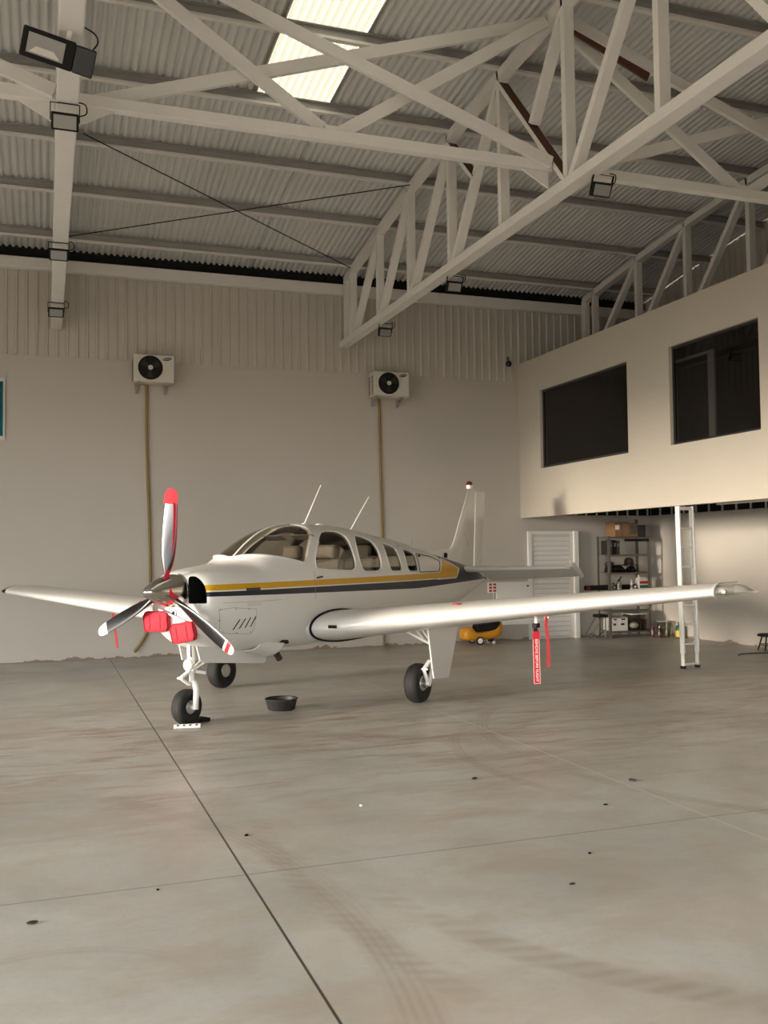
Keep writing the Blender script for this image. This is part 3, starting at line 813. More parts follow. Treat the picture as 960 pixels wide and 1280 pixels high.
# spinner and propeller
AX = 1.355
pf = [(.004, .0), (.028, .012), (.058, .05), (.088, .11), (.116, .18), (.139, .25), (.156, .32), (.165, .39), (.167, .44)]
sp = MB().lathe(pf, (0, 0, AX), 'X', 40).build('spinner', M['chrome'], plane, 50)
MB().lathe([(.168, .428), (.170, .433), (.170, .452), (.168, .455)], (0, 0, AX), 'X', 40).build('spinner_ring', M['steel'], sp, 40)
M['blade'] = mat('dark_polished_blade', (.10, .10, .105), .28, metal=1)
def blade(phi, tipmats):
    PX = .30
    rad = [.13, .17, .22, .28, .36, .48, .62, .76, .88, .96, .995, 1.012]
    chd = [.045, .055, .075, .105, .130, .146, .150, .144, .130, .112, .082, .035]
    thk = [.045, .05, .048, .042, .034, .027, .021, .016, .012, .009, .006, .004]
    tw = [44, 40, 36, 33, 29, 24, 19, 15, 13, 12, 11, 11]
    rings = []
    er = Vector((0, math.sin(phi), math.cos(phi))); et = Vector((0, math.cos(phi), -math.sin(phi)))
    for r, c, t, w in zip(rad, chd, thk, tw):
        a = math.radians(w); cd = et*math.cos(a) + Vector((1, 0, 0))*(-math.sin(a))*-1; nd = er.cross(cd).normalized()
        o = Vector((PX, 0, AX)) + er*r; ring = []
        for k in range(18):
            b = 2*PI*k/18; u = math.cos(b); v = math.sin(b)
            vv = v*(1 - .35*u)
            q = o + cd*(c*.5*u) + nd*(t*.5*vv)
            ring.append(L(q.x, q.y, q.z))
        rings.append(ring)
    def part(i0, i1): return rings[i0:i1 + 1]
    mb = MB(); mb.loft(part(0, 8)); b = mb.build('propeller_blade', M['blade'], sp, 50)
    def lerp(a, c, t): return [tuple(Vector(p).lerp(Vector(q), t)) for p, q in zip(a, c)]
    return b, rings, lerp, er
tips = {}
for nm, ph in (('up', .084), ('left', .084 + 2*PI/3), ('right', .084 - 2*PI/3)):
    b, rings, lerp, er = blade(ph, None)
    if nm == 'up':
        MB().loft(rings[8:]).build('blade_tip', M['blade'], b, 50)
    else:
        r_ = rings[8:]
        MB().loft([r_[0], lerp(r_[0], r_[1], .35)]).build('tip_band', M['white'], b, 50)
        MB().loft([lerp(r_[0], r_[1], .35), lerp(r_[0], r_[1], .95)]).build('tip_band', M['redpaint'] if nm == 'left' else M['white'], b, 50)
        MB().loft([lerp(r_[0], r_[1], .95)] + r_[2:]).build('tip_band', M['white'], b, 50)
    tips[nm] = (rings, er, b)
    # small maker's mark on the blade: a plain pale oval with a bar
    rr, er_, bb = rings, er, b
    c0 = Vector(rr[5][14]).lerp(Vector(rr[5][12]), .5); c0 = c0 + (Vector((-1, 0, 0)))*.006
    up = Vector(L(*er)); sd = Vector((0, -up.z, up.y))
    MB().bar(c0 - up*.03, c0 + up*.03, .018, .003, (1, 0, 0)).build('blade_mark', M['whitemetal'], b)

# wings
def airfoil(c, th, N=22, camber=.02):
    xs = [.5*(1 - math.cos(PI*i/N)) for i in range(N + 1)]
    f = lambda x: 5*th*(.2969*math.sqrt(x) - .126*x - .3516*x*x + .2843*x**3 - .1036*x**4)
    cm = lambda x: camber*4*x*(1 - x)*(1.15 - .5*x)
    up = [(x*c, (cm(x) + f(x))*c) for x in xs[::-1]]; lo = [(x*c, (cm(x) - f(x))*c) for x in xs[1:]]
    return up + lo
def wing_le(y): return 2.008 + .08*(y - 1.02) if y > .55 else 1.97
def wing_z(y): return .868 + .0916*(y - .55)
def wing_ch(y): return 2.13 - .233*(y - .55)
def wsec(y, s, le=None, ch=None, z=None, th=None):
    le = wing_le(y) if le is None else le; ch = wing_ch(y) if ch is None else ch; z = wing_z(y) if z is None else z
    th = .165 - .045*(y - .55)/4.55 if th is None else th
    a = R(3.5 - 2.6*(y - .55)/4.55)
    return [L(le + u*math.cos(a) + w*math.sin(a), s*y, z + w*math.cos(a) - u*math.sin(a)) for u, w in airfoil(ch, th)]
wings = {}
for s, side in ((1, 'left'), (-1, 'right')):
    ys = [.42, .55, .8, 1.2, 1.7, 2.3, 3.0, 3.7, 4.3, 4.80]
    wg = MB().loft([wsec(y, s) for y in ys]).build('wing', M['paint'], plane, 40); wings[side] = wg
    zt = wing_z(4.8)
    # recess of the navigation light with its clear nose lens
    mb = MB(); mb.loft([wsec(4.80, s), wsec(4.825, s)]); mb.build('tip_rib', M['whitemetal'], wg, 40)
    mb = MB(); mb.loft([wsec(4.825, s, wing_le(4.825) + .075, wing_ch(4.825) - .075, zt + .01, .105), wsec(4.90, s, wing_le(4.9) + .075, wing_ch(4.9) - .075, zt + .014, .105),
                        wsec(4.96, s, wing_le(4.96) + .10, wing_ch(4.96) - .12, zt + .012, .10), wsec(5.02, s, wing_le(5.02) + .17, .83, zt + .008, .085),
                        wsec(5.07, s, wing_le(5.07) + .32, .62, zt - .002, .065), wsec(5.105, s, wing_le(5.1) + .50, .34, zt - .018, .03)])
    tp = mb.build('wing_tip', M['paint'], wg, 40)
    full = lambda y, sh=0.0: [p for p in wsec(y, s, wing_le(y) + sh)][14:32]
    mb = MB(); mb.loft([full(4.83), full(4.88), full(4.92), full(4.95, .05), full(4.985, .12)], False, False, False)
    mb.build('navigation_light_lens', M['clear'], wg, 50, recalc=False)
    MB().lathe([(.018, 0), (.022, .02), (.022, .06), (.015, .07)], L(wing_le(4.9) + .025, s*4.91, zt + .01), 'X', 14).build('navigation_light', M['panelgrey'] if s > 0 else M['redlens'], wg, 40)
    # black seal round the wing root
    ar = [Vector(p) for p in wsec(.585, s)]
    seal = ar[11:36]
    cxy = Vector(L(2.6, s*.585, .9))
    MB().tube([p + Vector((p - cxy).normalized())*.006 for p in seal], .016, 6).build('root_seal', M['matblack'], wg, 60)
    # fuel filler cap and landing light slot on the nose
    ip = min(wsec(2.22, s)[:22], key=lambda p: abs(p[0] - (wing_le(2.22) + .24)))
    MB().lathe([(.052, -.004), (.052, .006), (.03, .010)], ip, 'Z', 18).build('fuel_cap', M['redpaint'], wg, 40)
    lp = wsec(.86, s)[22]
    MB().box((lp[0] - .002, lp[1], lp[2] + .0), (.012, .11, .035)).build('vent_slot', M['matblack'], wg, bevel=.005)
    # flap and aileron gap lines on top
    for y0, y1, q in ((.62, 2.55, .74), (2.6, 4.7, .77)):
        P = []
        for i in range(9):
            y = y0 + (y1 - y0)*i/8; tgt = wing_le(y) + q*wing_ch(y)
            P.append(min(wsec(y, s)[:22], key=lambda p: abs(p[0] - tgt)))
        MB().bar(Vector(P[0]) + Vector((0, 0, .0)), Vector(P[-1]), .008, .004).build('control_gap', M['darkgrey'], wg)
# pitot mast and clip under the left wing, tie-down rings
PM = Vector(L(2.62, 2.985, 1.0))
MB().tube([L(2.60, 2.985, 1.05), L(2.60, 2.985, .93)], .020, 10, True, .6).build('pitot_mast', M['whitemetal'], wings['left'], 50)
for s, side, y in ((1, 'left', 3.10), (-1, 'right', -3.02)):
    c = Vector(L(2.6, y, 1.0)); mb = MB()
    mb.tube([c + Vector((.0, .022*math.cos(k*PI/8), .022*math.sin(k*PI/8) - .0)) for k in range(17)], .005, 6)
    mb.build('tie_down_ring', M['steel'], wings[side], 60)

# tail
def fsec(z, le, te, th, y=0):
    c = te - le; out = []
    for u, w in airfoil(c, th, 12, 0): out.append(L(le + u, w + y, z))
    return out
FZ = [(1.42, 6.30, 7.74, .07), (1.62, 6.55, 7.765, .075), (1.70, 6.70, 7.775, .08), (1.79, 6.90, 7.79, .09), (1.90, 7.01, 7.80, .09), (2.20, 7.22, 7.84, .095), (2.50, 7.43, 7.87, .095), (2.70, 7.57, 7.89, .095), (2.755, 7.65, 7.885, .06)]
MB().loft([[L(x, y, z) for x, z in ((5.80, 1.712), (5.95, 1.735), (6.78, 1.765), (6.9, 1.55), (5.85, 1.60))] for y in (-.018, .018)]).build('dorsal_fin', M['paint'], plane, bevel=.01)
fin = MB().loft([fsec(*q) for q in FZ]).build('fin', M['paint'], plane, 40)
RZ = [(1.43, 7.76, 8.13, .10), (1.8, 7.80, 8.17, .10), (2.24, 7.855, 8.22, .10), (2.60, 7.89, 8.29, .10), (2.70, 7.90, 8.33, .10), (2.735, 7.93, 8.32, .06)]
MB().loft([fsec(*q) for q in RZ]).build('rudder', M['paint'], plane, 40)
MB().loft([fsec(2.695, 7.585, 7.885, .10), fsec(2.72, 7.585, 7.90, .10)]).build('fin_cap', M['panelgrey'], fin, 40)
bc = MB().lathe([(.048, 0), (.055, .03), (.055, .06)], L(7.66, 0, 2.755), 'Z', 18).build('beacon_base', M['whitemetal'], plane, 40)
MB().lathe([(.052, 0), (.052, .03), (.04, .055), (.015, .068)], L(7.66, 0, 2.815), 'Z', 18).build('beacon_lens', M['redlens'], bc, 40)
# tail emblem: a thin looped outline
P = []
for k in range(30):
    a = .35 + (2*PI - .7)*k/29
    P.append(L(7.45 + .075*math.sin(a), .045, 2.02 + .15*math.cos(a + PI)*-1*-1))
P = [L(7.40, .046, 1.80)] + [L(7.455 + .085*math.sin(a), .045, 2.04 - .15*math.cos(a)) for a in [.45 + (2*PI - .9)*k/29 for k in range(30)]] + [L(7.51, .046, 1.80)]
MB().tube(P, .006, 5).build('tail_emblem', M['panelgrey'], fin)
MB().box(L(6.63, 0.02, 1.655), (.07, .06, .07), (0, R(20), 0)).build('fin_root_block', M['matblack'], plane, bevel=.01)
for s in (1, -1):
    def ssec(y, le, te, th, z=1.428, droop=0):
        c = te - le; o = []
        for u, w in airfoil(c, th, 12, 0): o.append(L(le + u, s*y, z + w - (u*droop)))
        return o
    MB().loft([ssec(.05, 6.93, 7.62, .15), ssec(.15, 6.945, 7.62, .15), ssec(1.0, 7.075, 7.60, .155), ssec(1.72, 7.185, 7.585, .15), ssec(1.78, 7.20, 7.58, .11)]).build('stabilizer', M['paint'], plane, 40)
    el = MB().loft([ssec(.18, 7.63, 8.06, .14, 1.425, .48), ssec(1.0, 7.61, 7.98, .14, 1.425, .48), ssec(1.72, 7.595, 7.90, .14, 1.425, .48), ssec(1.80, 7.595, 7.88, .13, 1.425, .48)]).build('elevator', M['paint'], plane, 40)
    MB().loft([ssec(1.80, 7.30, 7.88, .09, 1.53, .48), ssec(1.84, 7.32, 7.87, .08, 1.525, .48), ssec(1.87, 7.42, 7.80, .05, 1.49, .48)]).build('elevator_horn', M['paint'], el, 40)
MB().lathe([(.035, 8.10), (.028, 8.22), (.01, 8.27)], L(0, 0, 1.25), 'X', 12).build('tail_light', M['matblack'], plane, 40)

# antennas
for a, c in (((2.74, 0, 2.05), (3.13, 0, 2.56)), ((3.80, 0, 1.985), (4.32, 0, 2.47))):
    n = MB().tube([L(*a), L(*c)], [.011, .006], 8).build('whip_antenna', M['whitemetal'], plane, 50)
    MB().lathe([(.04, 0), (.03, .012), (.014, .022)], L(a[0], 0, fst(a[0])[1] - .004), 'Z', 12).build('antenna_base', M['whitemetal'], n, 50)
MB().tube([L(5.52, 0, 1.75), L(5.53, 0, 1.90)], .008, 6).build('stub_antenna', M['darkgrey'], plane)
MB().ball(L(3.10, 0, 2.06), (.09, .05, .025)).build('gps_antenna', M['whitemetal'], plane, 60)

# exhaust and cowl flaps under the cowl
mb = MB()
cf = [L(1.19, .26, .715), L(1.19, .40, .735)], 
rows = []
for t in range(6):
    x = 1.18 + .10*t; z0 = .705 - .012*t - .0045*t*t
    rows.append([L(x, .22, z0), L(x, .30, z0 + .004), L(x, .37, z0 + .02), L(x, .42, z0 + .055), L(x, .42, z0 + .063), L(x, .37, z0 + .03), L(x, .30, z0 + .014), L(x, .22, z0 + .01)])
rows = []
for t in range(7):
    q = t/6
    a = Vector((1.20, .25, .685)).lerp(Vector((1.53, .30, .600)), q); d = Vector((1.30, .432, .785)).lerp(Vector((1.63, .475, .735)), q)
    r_ = []
    for j in range(6):
        w_ = j/5; p_ = a.lerp(d, w_); p_ = p_ + Vector((0, .030, -.030))*math.sin(PI*w_)*.9
        r_.append(p_)
    rows.append([L(*p) for p in r_] + [L(p.x, p.y - .008, p.z + .008) for p in r_[::-1]])
MB().loft(rows).build('cowl_flap', M['paint'], plane, 40)
MB().prism(round_poly([(1.58, .735), (1.60, .782), (1.72, .768), (1.735, .725)], .03), 'Y', -.462, -.30).build('exhaust_opening', M['matblack'], plane)
for y in (.33, -.33):
    ex = MB().lathe([(.036, 0), (.036, .20), (.030, .20), (.030, .02)], (0, 0, 0), 'Z', 18, True, False).build('exhaust_pipe', mat('burnt_exhaust', (.06, .04, .03), .7, metal=.3), plane, 40)
    ex.location = L(1.58, y*1.06, .71); ex.rotation_euler = (0, R(140), 0)
MB().tube([L(1.60, .40, .70), L(1.61, .40, .59)], .008, 6).build('drain_tube', M['matblack'], plane)

# landing gear ------------------------------------------------------
def wheel(parent, c, r, w, axis_y=True, sub=None):
    t = MB().lathe([(r*.52, -w*.36), (r*.62, -w*.46), (r*.80, -w*.5), (r*.93, -w*.40), (r*.985, -w*.24), (r, -w*.08), (r, w*.08), (r*.985, w*.24), (r*.93, w*.40), (r*.80, w*.5), (r*.62, w*.46), (r*.52, w*.36)], c, 'Y', 40).build('tyre', M['rubber'], parent, 50)
    mb = MB()
    for q in (-.14, .14): mb.lathe([(r*.985, w*q - .004), (r*1.002, w*q - .004), (r*1.002, w*q + .004), (r*.985, w*q + .004)], c, 'Y', 40, False, False)
    mb.build('tread_band', M['rubberworn'], t)
    MB().lathe([(r*.20, -w*.44), (r*.36, -w*.42), (r*.40, -w*.32), (r*.53, -w*.36), (r*.53, w*.36), (r*.40, w*.32), (r*.36, w*.42), (r*.20, w*.44)], c, 'Y', 28).build('wheel_hub', M['hub'], parent, 40)
    mb = MB()
    for k in range(6):
        for q in (-1, 1): mb.lathe([(.011, -.004), (.011, .004)], (c[0] + r*.28*math.cos(k*PI/3), c[1] + q*w*.44, c[2] + r*.28*math.sin(k*PI/3)), 'Y', 8)
    mb.build('hub_bolts', M['steel'], parent)
    return t
ng = thing('nose_gear', (0, 0, 0), None, None); ng.parent = plane; ng.location = (0, 0, 0)
NX = .60; rn = .178
wheel(ng, L(NX, -.008, rn), rn, .145)
mb = MB()
mb.tube([L(.62, .03, .86), L(.635, .03, .60)], .040, 14); mb.tube([L(.635, .03, .62), L(.64, .03, .42)], .028, 14)
mb.build('strut', M['whitemetal'], ng, 50)
mb = MB(); mb.tube(crv([L(.645, .03, .44), L(.64, .07, .40), L(.62, .105, .34), L(.605, .108, .25), L(.60, .105, .16)], 4), [.036]*4 + [.033]*12 + [.034], 10, True, .8)
mb.tube([L(.60, .12, .178), L(.60, -.09, .178)], .020, 10)
mb.build('fork', M['whitemetal'], ng, 50)
mb = MB(); mb.bar(L(.61, .03, .545), L(.50, .00, .475), .05, .018); mb.bar(L(.50, .00, .475), L(.60, .03, .40), .05, .018); mb.tube([L(.50, -.035, .475), L(.50, .035, .475)], .012, 8); mb.tube([L(.61, -.02, .55), L(.61, .08, .55)], .013, 8)
mb.build('torque_link', M['whitemetal'], ng, 50)
mb = MB(); mb.lathe([(.048, 0), (.056, .008), (.056, .035), (.035, .05)], L(.565, .03, .60), 'X', 22); tl = mb.build('taxi_light', M['whitemetal'], ng, 40)
MB().lathe([(.040, -.004), (.044, .002)], L(.562, .03, .60), 'X', 22).build('taxi_light_lens', M['tin'], tl)
mb = MB(); mb.tube([L(.65, .05, .55), L(1.02, .10, .70)], .012, 8); mb.tube([L(.65, -.01, .52), L(1.02, -.04, .70)], .012, 8); mb.bar(L(.66, .06, .53), L(.76, .10, .505), .02, .03)
mb.build('drag_brace', M['whitemetal'], ng, 50)
mb = MB(); mb.bar(L(.597, .045, .82), L(.602, .045, .68), .012, .03, (0, 1, 0)); mb.build('strut_slot', M['matblack'], ng)
for y, x0 in ((.20, .56), (-.17, .72)):
    mb = MB(); s = 1 if y > 0 else -1
    mb.prism([(x0 - .05, .80), (x0 + .0, .66 if y > 0 else .63), (x0 + .06, .625), (1.62, .515), (1.66, .545), (1.66, .69), (1.0, .74)], 'Y', -y - .008, -y + .008)
    mb.build('nose_gear_door', M['paint'], ng, bevel=.004)
for s, side, wx, wy, dz in ((1, 'left', 2.843, 1.46, -.0133), (-1, 'right', 2.85, -1.38, .0122)):
    gear = thing('main_gear', (0, 0, dz), None, None); gear.parent = plane
    rm = .222
    wheel(gear, L(wx, wy, rm), rm, .18)
    yo = wy + s*.135
    mb = MB(); mb.tube([L(wx + .20, yo - s*.03, .92), L(wx + .17, yo - s*.01, .46)], .040, 12); mb.tube([L(wx + .17, yo - s*.01, .48), L(wx + .07, yo, .33), L(wx, yo, .20)], .028, 12); mb.tube([L(wx, yo + s*.02, rm), L(wx, wy, rm)], .024, 10)
    mb.build('strut', M['whitemetal'], gear, 50)
    mb = MB(); mb.bar(L(wx + .10, yo - s*.03, .47), L(wx - .07, yo - s*.02, .39), .045, .018); mb.bar(L(wx - .07, yo - s*.02, .39), L(wx - .02, yo, .24), .045, .018); mb.tube([L(wx - .07, yo - s*.05, .39), L(wx - .07, yo + s*.03, .39)], .011, 8)
    mb.build('torque_link', M['whitemetal'], gear, 50)
    mb = MB(); mb.tube([L(wx + .14, yo, .64), L(wx + .02, yo - s*.46, .88)], .018, 8); mb.tube([L(wx + .08, yo - s*.1, .72), L(wx - .06, yo - s*.18, .90)], .012, 8); mb.tube([L(wx + .14, yo, .64), L(wx - .04, yo - s*.1, .90)], .012, 8)
    mb.build('side_brace', M['whitemetal'], gear, 50)
    yd = wy + s*.19
    mb = MB(); mb.prism([(wx - .11, .87), (wx + .72, .88), (wx + .51, .45), (wx + .40, .245), (wx + .02, .275), (wx + .0, .34)], 'Y', *sorted((-yd - .010, -yd + .010)))
    dd = mb.build('gear_door', M['paint'], gear, bevel=.004)
    MB().bar(L(wx + .0, yd + s*.012, .40), L(wx + .48, yd + s*.012, .40), .004, .004).build('door_seam', M['panelgrey'], dd)
    MB().lathe([(.05, 0), (.05, .04)], L(wx, wy + s*.11, rm), 'Y', 14).build('brake', M['steel'], gear, 40)
# ------------------------------------------------------------------ loose things on and around the aeroplane
PMAT = Matrix.Translation((OX, OY, 0)) @ Euler((ROLL, 0, YAW)).to_matrix().to_4x4()
def held(name, at, label, cat, group=None):
    return thing(name, PMAT @ Vector(L(*at)), label, cat, group, (ROLL, 0, YAW))
def rel(at):
    o = Vector(L(*at)); return lambda x, y, z: tuple(Vector(L(x, y, z)) - o)
# quilted red plugs in the lower cowl intakes
def plug(at, w, h, tilt, label):
    t = held('intake_plug', at, label, 'engine plug', 'red intake plugs')
    rows = []
    for i in range(9):
        a = -1 + 2*i/8; ring = []
        for k in range(32):
            b = 2*PI*k/32; cx = math.copysign(abs(math.cos(b))**.36, math.cos(b)); cz = math.copysign(abs(math.sin(b))**.36, math.sin(b))
            q = (1 - abs(a)**4)**.25 if abs(a) < 1 else .0
            q = .80 + .2*q
            z = cz*h/2*q; y = cx*w/2*q
            y2 = y*math.cos(tilt) - z*math.sin(tilt); z2 = y*math.sin(tilt) + z*math.cos(tilt)
            ring.append((a*.035 + .02*y2, -y2 + .006*math.sin(k*1.3 + i), z2 + .004*math.sin(k*2.1 + i)))
        rows.append(ring)
    MB().loft(rows).build('cushion', M['red'], t, 60)
    mb = MB()
    edge = [Vector(p) + Vector((-.004, 0, 0)) for p in rows[1]]
    mb.tube(edge + edge[:1], .006, 6); mb.build('piping', M['darkred'], t, 60)
    for q in (-.22, .22):
        mb = MB(); mb.tube([(-.040, -(q*w*math.cos(tilt) - z*math.sin(tilt)), q*w*math.sin(tilt) + z) for z in (-h*.36, -h*.1, h*.1, h*.36)], .003, 5)
        mb.build('quilting_seam', M['darkred'], t, 60)
    return t
plug((.42, -.225, 1.045), .31, .205, .03, 'red padded plug filling the far cowl intake below the spinner')
plug((.44, .105, .940), .29, .195, .17, 'red padded plug filling the near cowl intake, tilted above the nose leg')
# plain nose fittings between the plugs belong to the cowl
mb = MB(); mb.lathe([(.034, 0), (.040, .008), (.040, .03)], L(.44, -.03, 1.13), 'X', 18); mb.build('cowl_fitting', M['steel'], plane, 40)
MB().lathe([(.018, -.006), (.022, .0)], L(.44, -.03, 1.13), 'X', 14).build('cowl_fitting_hole', M['matblack'], plane)
mb = MB(); mb.bar(L(.41, -.20, 1.17), L(.43, .13, 1.05), .02, .02, (1, 0, 0)); mb.build('chin_strip', M['whitemetal'], plane, bevel=.004)

# red sleeve on the raised blade tip and its strap down to the spinner
rings, er, _ = tips['up']
at = (.30, .085*.98, AX + .97); f = rel(at); o = Vector(L(*at))
t = held('propeller_cover', at, 'red fabric sleeve and strap on the raised propeller blade', 'propeller cover')
sl = []
for r in rings[8:]:
    c = sum((Vector(p) for p in r), Vector())/len(r)
    sl.append([tuple(c + (Vector(p) - c)*1.16 + (Vector(p) - c).normalized()*.006 - o) for p in r])
c = sum((Vector(p) for p in rings[7]), Vector())/18; c8 = sum((Vector(p) for p in rings[8]), Vector())/18
s0 = [tuple(Vector(p) + (c - c8)*.15) for p in sl[0]]
MB().loft([s0] + sl).build('sleeve', M['red'], t, 60)
# strap: runs down the aft/right edge of the blade then round the spinner
P = []
for i in (8, 7, 6, 5, 4, 3, 2):
    e = min(rings[i], key=lambda p: p[1])   # plane's left edge
    P.append(Vector(e) + Vector((-.006, .012, 0)) - o)
P += [Vector(f(.235, .06, AX + .115)), Vector(f(.21, .115, AX + .03)), Vector(f(.24, .135, AX - .035)), Vector(f(.30, .15, AX - .07))]
cv = crv(P, 4); mb = MB(); rr = []
for i, p in enumerate(cv):
    d = (cv[min(i+1, len(cv)-1)] - cv[max(i-1, 0)]).normalized(); n = Vector((-.55, -.83, 0)); w = d.cross(n).normalized()
    hw = .021; rr.append([p + w*hw - n*.003, p - w*hw - n*.003, p - w*hw + n*.003, p + w*hw + n*.003])
mb.loft(rr); mb.build('strap', M['red'], t)

# streamers
def ribbon(name, at, pts, w, m, label, facing, cat='ribbon', group=None, label_text=None, th=.002):
    t = held(name, at, label, cat, group); f = rel(at); P = crv([Vector(f(*p)) for p in pts], 5); rr = []
    n = Vector(L(*facing)).normalized()
    for i, p in enumerate(P):
        d = (P[min(i+1, len(P)-1)] - P[max(i-1, 0)]).normalized(); s = d.cross(n).normalized()
        q = min(1, .35 + i/6) if label_text else 1
        rr.append([p + s*w*q - n*th, p - s*w*q - n*th, p - s*w*q + n*th, p + s*w*q + n*th])
    MB().loft(rr).build('streamer', m, t)
    return t, f
pit = (2.60, 2.985, .90)
t, f = ribbon('pitot_cover', pit, [(2.60, 2.985, .875), (2.60, 2.983, .80), (2.60, 2.98, .60), (2.60, 2.98, .30)], .037, M['red'],
      'red streamer with white warning lettering hanging from the pitot mast under the wing', (-.75, .66, 0), 'pitot cover', None, True)
MB().box(f(2.60, 2.985, .905), (.10, .055, .05)).build('clip', M['matblack'], t, bevel=.006)
MB().bar(f(2.59, 2.985, .88), f(2.585, 2.975, .845), .035, .03).build('clip_arm', M['matblack'], t)
fn = Vector(L(-.75, .66, 0)).normalized()
yaw_t = math.atan2(fn.x, -fn.y)
tx = text('lettering', 'REMOVE BEFORE FLIGHT', .040, M['white'], t, Vector(f(2.60, 2.981, .545)) + fn*.006, (0, 0, 0), .0004)
tx.rotation_euler = (Matrix.Rotation(yaw_t, 3, 'Z') @ Matrix.Rotation(PI/2, 3, 'X') @ Matrix.Rotation(-PI/2, 3, 'Z')).to_euler()
sd = Vector((0, 0, 1)).cross(fn).normalized(); mb = MB()
for k in (-1, 1): mb.bar(Vector(f(2.60, 2.981, .305)) + sd*k*.033 + fn*.004, Vector(f(2.60, 2.981, .76)) + sd*k*.033 + fn*.004, .003, .002, fn)
mb.bar(Vector(f(2.60, 2.981, .305)) + sd*.033 + fn*.004, Vector(f(2.60, 2.981, .305)) - sd*.033 + fn*.004, .003, .002, fn)
mb.build('white_border', M['white'], t)
t, f = ribbon('warning_ribbon', (2.60, 3.10, .97), [(2.60, 3.10, .985), (2.60, 3.095, .90), (2.60, 3.11, .78), (2.60, 3.112, .62), (2.60, 3.105, .48)], .016, M['darkred'],
      'plain dark red ribbon tied under the near wing beside the lettered streamer', (-.9, .4, 0), 'ribbon', 'plain red ribbons')
MB().ball(f(2.60, 3.10, .975), (.016, .016, .022)).build('knot', M['red'], t, 60)
t, f = ribbon('warning_ribbon', (2.60, -3.02, .97), [(2.60, -3.02, .985), (2.60, -3.03, .90), (2.60, -3.0, .76), (2.60, -2.97, .62), (2.60, -2.95, .50)], .016, M['darkred'],
      'plain dark red ribbon tied under the far wing, beside the lower left propeller blade', (-.9, .4, 0), 'ribbon', 'plain red ribbons')
MB().ball(f(2.60, -3.02, .975), (.016, .016, .022)).build('knot', M['red'], t, 60)

# perforated white chock at the nose wheel, black wedge behind it
t = thing('wheel_chock', (1.335, 9.63, 0), 'white perforated metal chock plate in front of the nose wheel', 'chock', None, (0, 0, R(-8)))
MB().prism([(-.03, 0), (.03, 0), (.03, .012), (.012, .035), (-.012, .035), (-.03, .012)], 'X', -.13, .13).build('chock_bar', M['whitemetal'], t, bevel=.003)
mb = MB()
for k in range(4): mb.lathe([(.013, 0), (.013, .003)], (-.09 + k*.06, -.024, .022), 'Y', 10)
mb.build('holes', M['darkgrey'], t)
t = thing('wheel_chock', (1.50, 9.90, 0), 'small black wedge chock behind the nose wheel', 'chock', None, (0, 0, R(30)))
MB().prism([(-.12, 0), (.10, 0), (.10, .035), (.04, .05), (-.04, .018)], 'Y', -.05, .05).build('wedge', M['matblack'], t, bevel=.004)

# black drain pan
t = thing('drain_pan', (2.455, 10.32, 0), 'round black oil drain pan on the floor under the cowl', 'pan')
mb = MB(); mb.lathe([(.0005, .004), (.135, .0), (.150, .012), (.172, .105), (.185, .118), (.182, .124), (.168, .118), (.140, .02), (.0005, .014)], (0, 0, 0), 'Z', 40, False, False)
mb.build('pan_body', M['darkgrey'], t, 40)
mb = MB()
mb.tube([(.176*math.cos(2*PI*k/36), .176*math.sin(2*PI*k/36), .121) for k in range(37)], .007, 6); mb.build('rim', M['matblack'], t, 60)

# litter on the floor
for x, y, s, m, l in ((2.9, 4.75, .016, 'matblack', 'tiny black scrap on the floor between the two right-hand joints'), (3.05, 6.6, .03, 'darkgrey', 'flat dark clod on the tyre marks under the wing'), (4.1, 6.1, .035, 'darkgrey', 'flat dark clod beside the pale floor joint'), (2.55, 4.35, .02, 'darkgrey', 'small dark flake on the floor at lower right'), (.55, 5.05, .014, 'matblack', 'tiny dark scrap on the floor left of the main dark joint'),(1.16, 5.81, .022, 'matblack', 'small black scrap on the floor right of the dark floor joint'), (-.05, 4.81, .028, 'darkgrey', 'dark leaf scrap on the floor near the left edge'),
                      (2.02, 6.2, .018, 'white', 'small pale paper scrap on the floor below the aeroplane'), (3.55, 5.6, .02, 'matblack', 'small dark scrap on the floor near the right edge')):
    o = MB().ball((0, 0, s*.25), (s, s*.6, s*.25), 7, 5).build('litter', M[m]); o.location = (x, y, 0); o.rotation_euler = (0, 0, random.random()*3)
    tag(o, l, 'litter')

# ------------------------------------------------------------------ under the mezzanine
# white ladder
t = thing('ladder', (8.76, 11.52, 0), 'white painted ladder standing upright against the mezzanine edge', 'ladder', None, (0, 0, R(12)))
for x, xt in ((-.15, -.165), (.15, .125)):
    s = MB(); s.bar((x, 0, .22), (xt, .02, 2.33), .028, .075, (0, 1, 0)); s.bar((x + .004, .0, .0), (x, .0, .24), .022, .055, (0, 1, 0))
    s.build('side_rail', M['whitemetal'], t, bevel=.004)
    MB().box((x, 0, .02), (.035, .075, .04)).build('rail_foot', M['matblack'] if x < 0 else M['darkgrey'], t)
for k in range(9):
    z = .07 + k*.277 if k else .06
    q = z/2.33; MB().bar((-.15 - .015*q, .02*q, z), (.15 - .025*q, .02*q, z), .028, .024).build('rung', M['whitemetal'], t)
MB().bar((-.16, .02, 2.31), (.125, .02, 2.31), .04, .03).build('top_bar', M['whitemetal'], t)

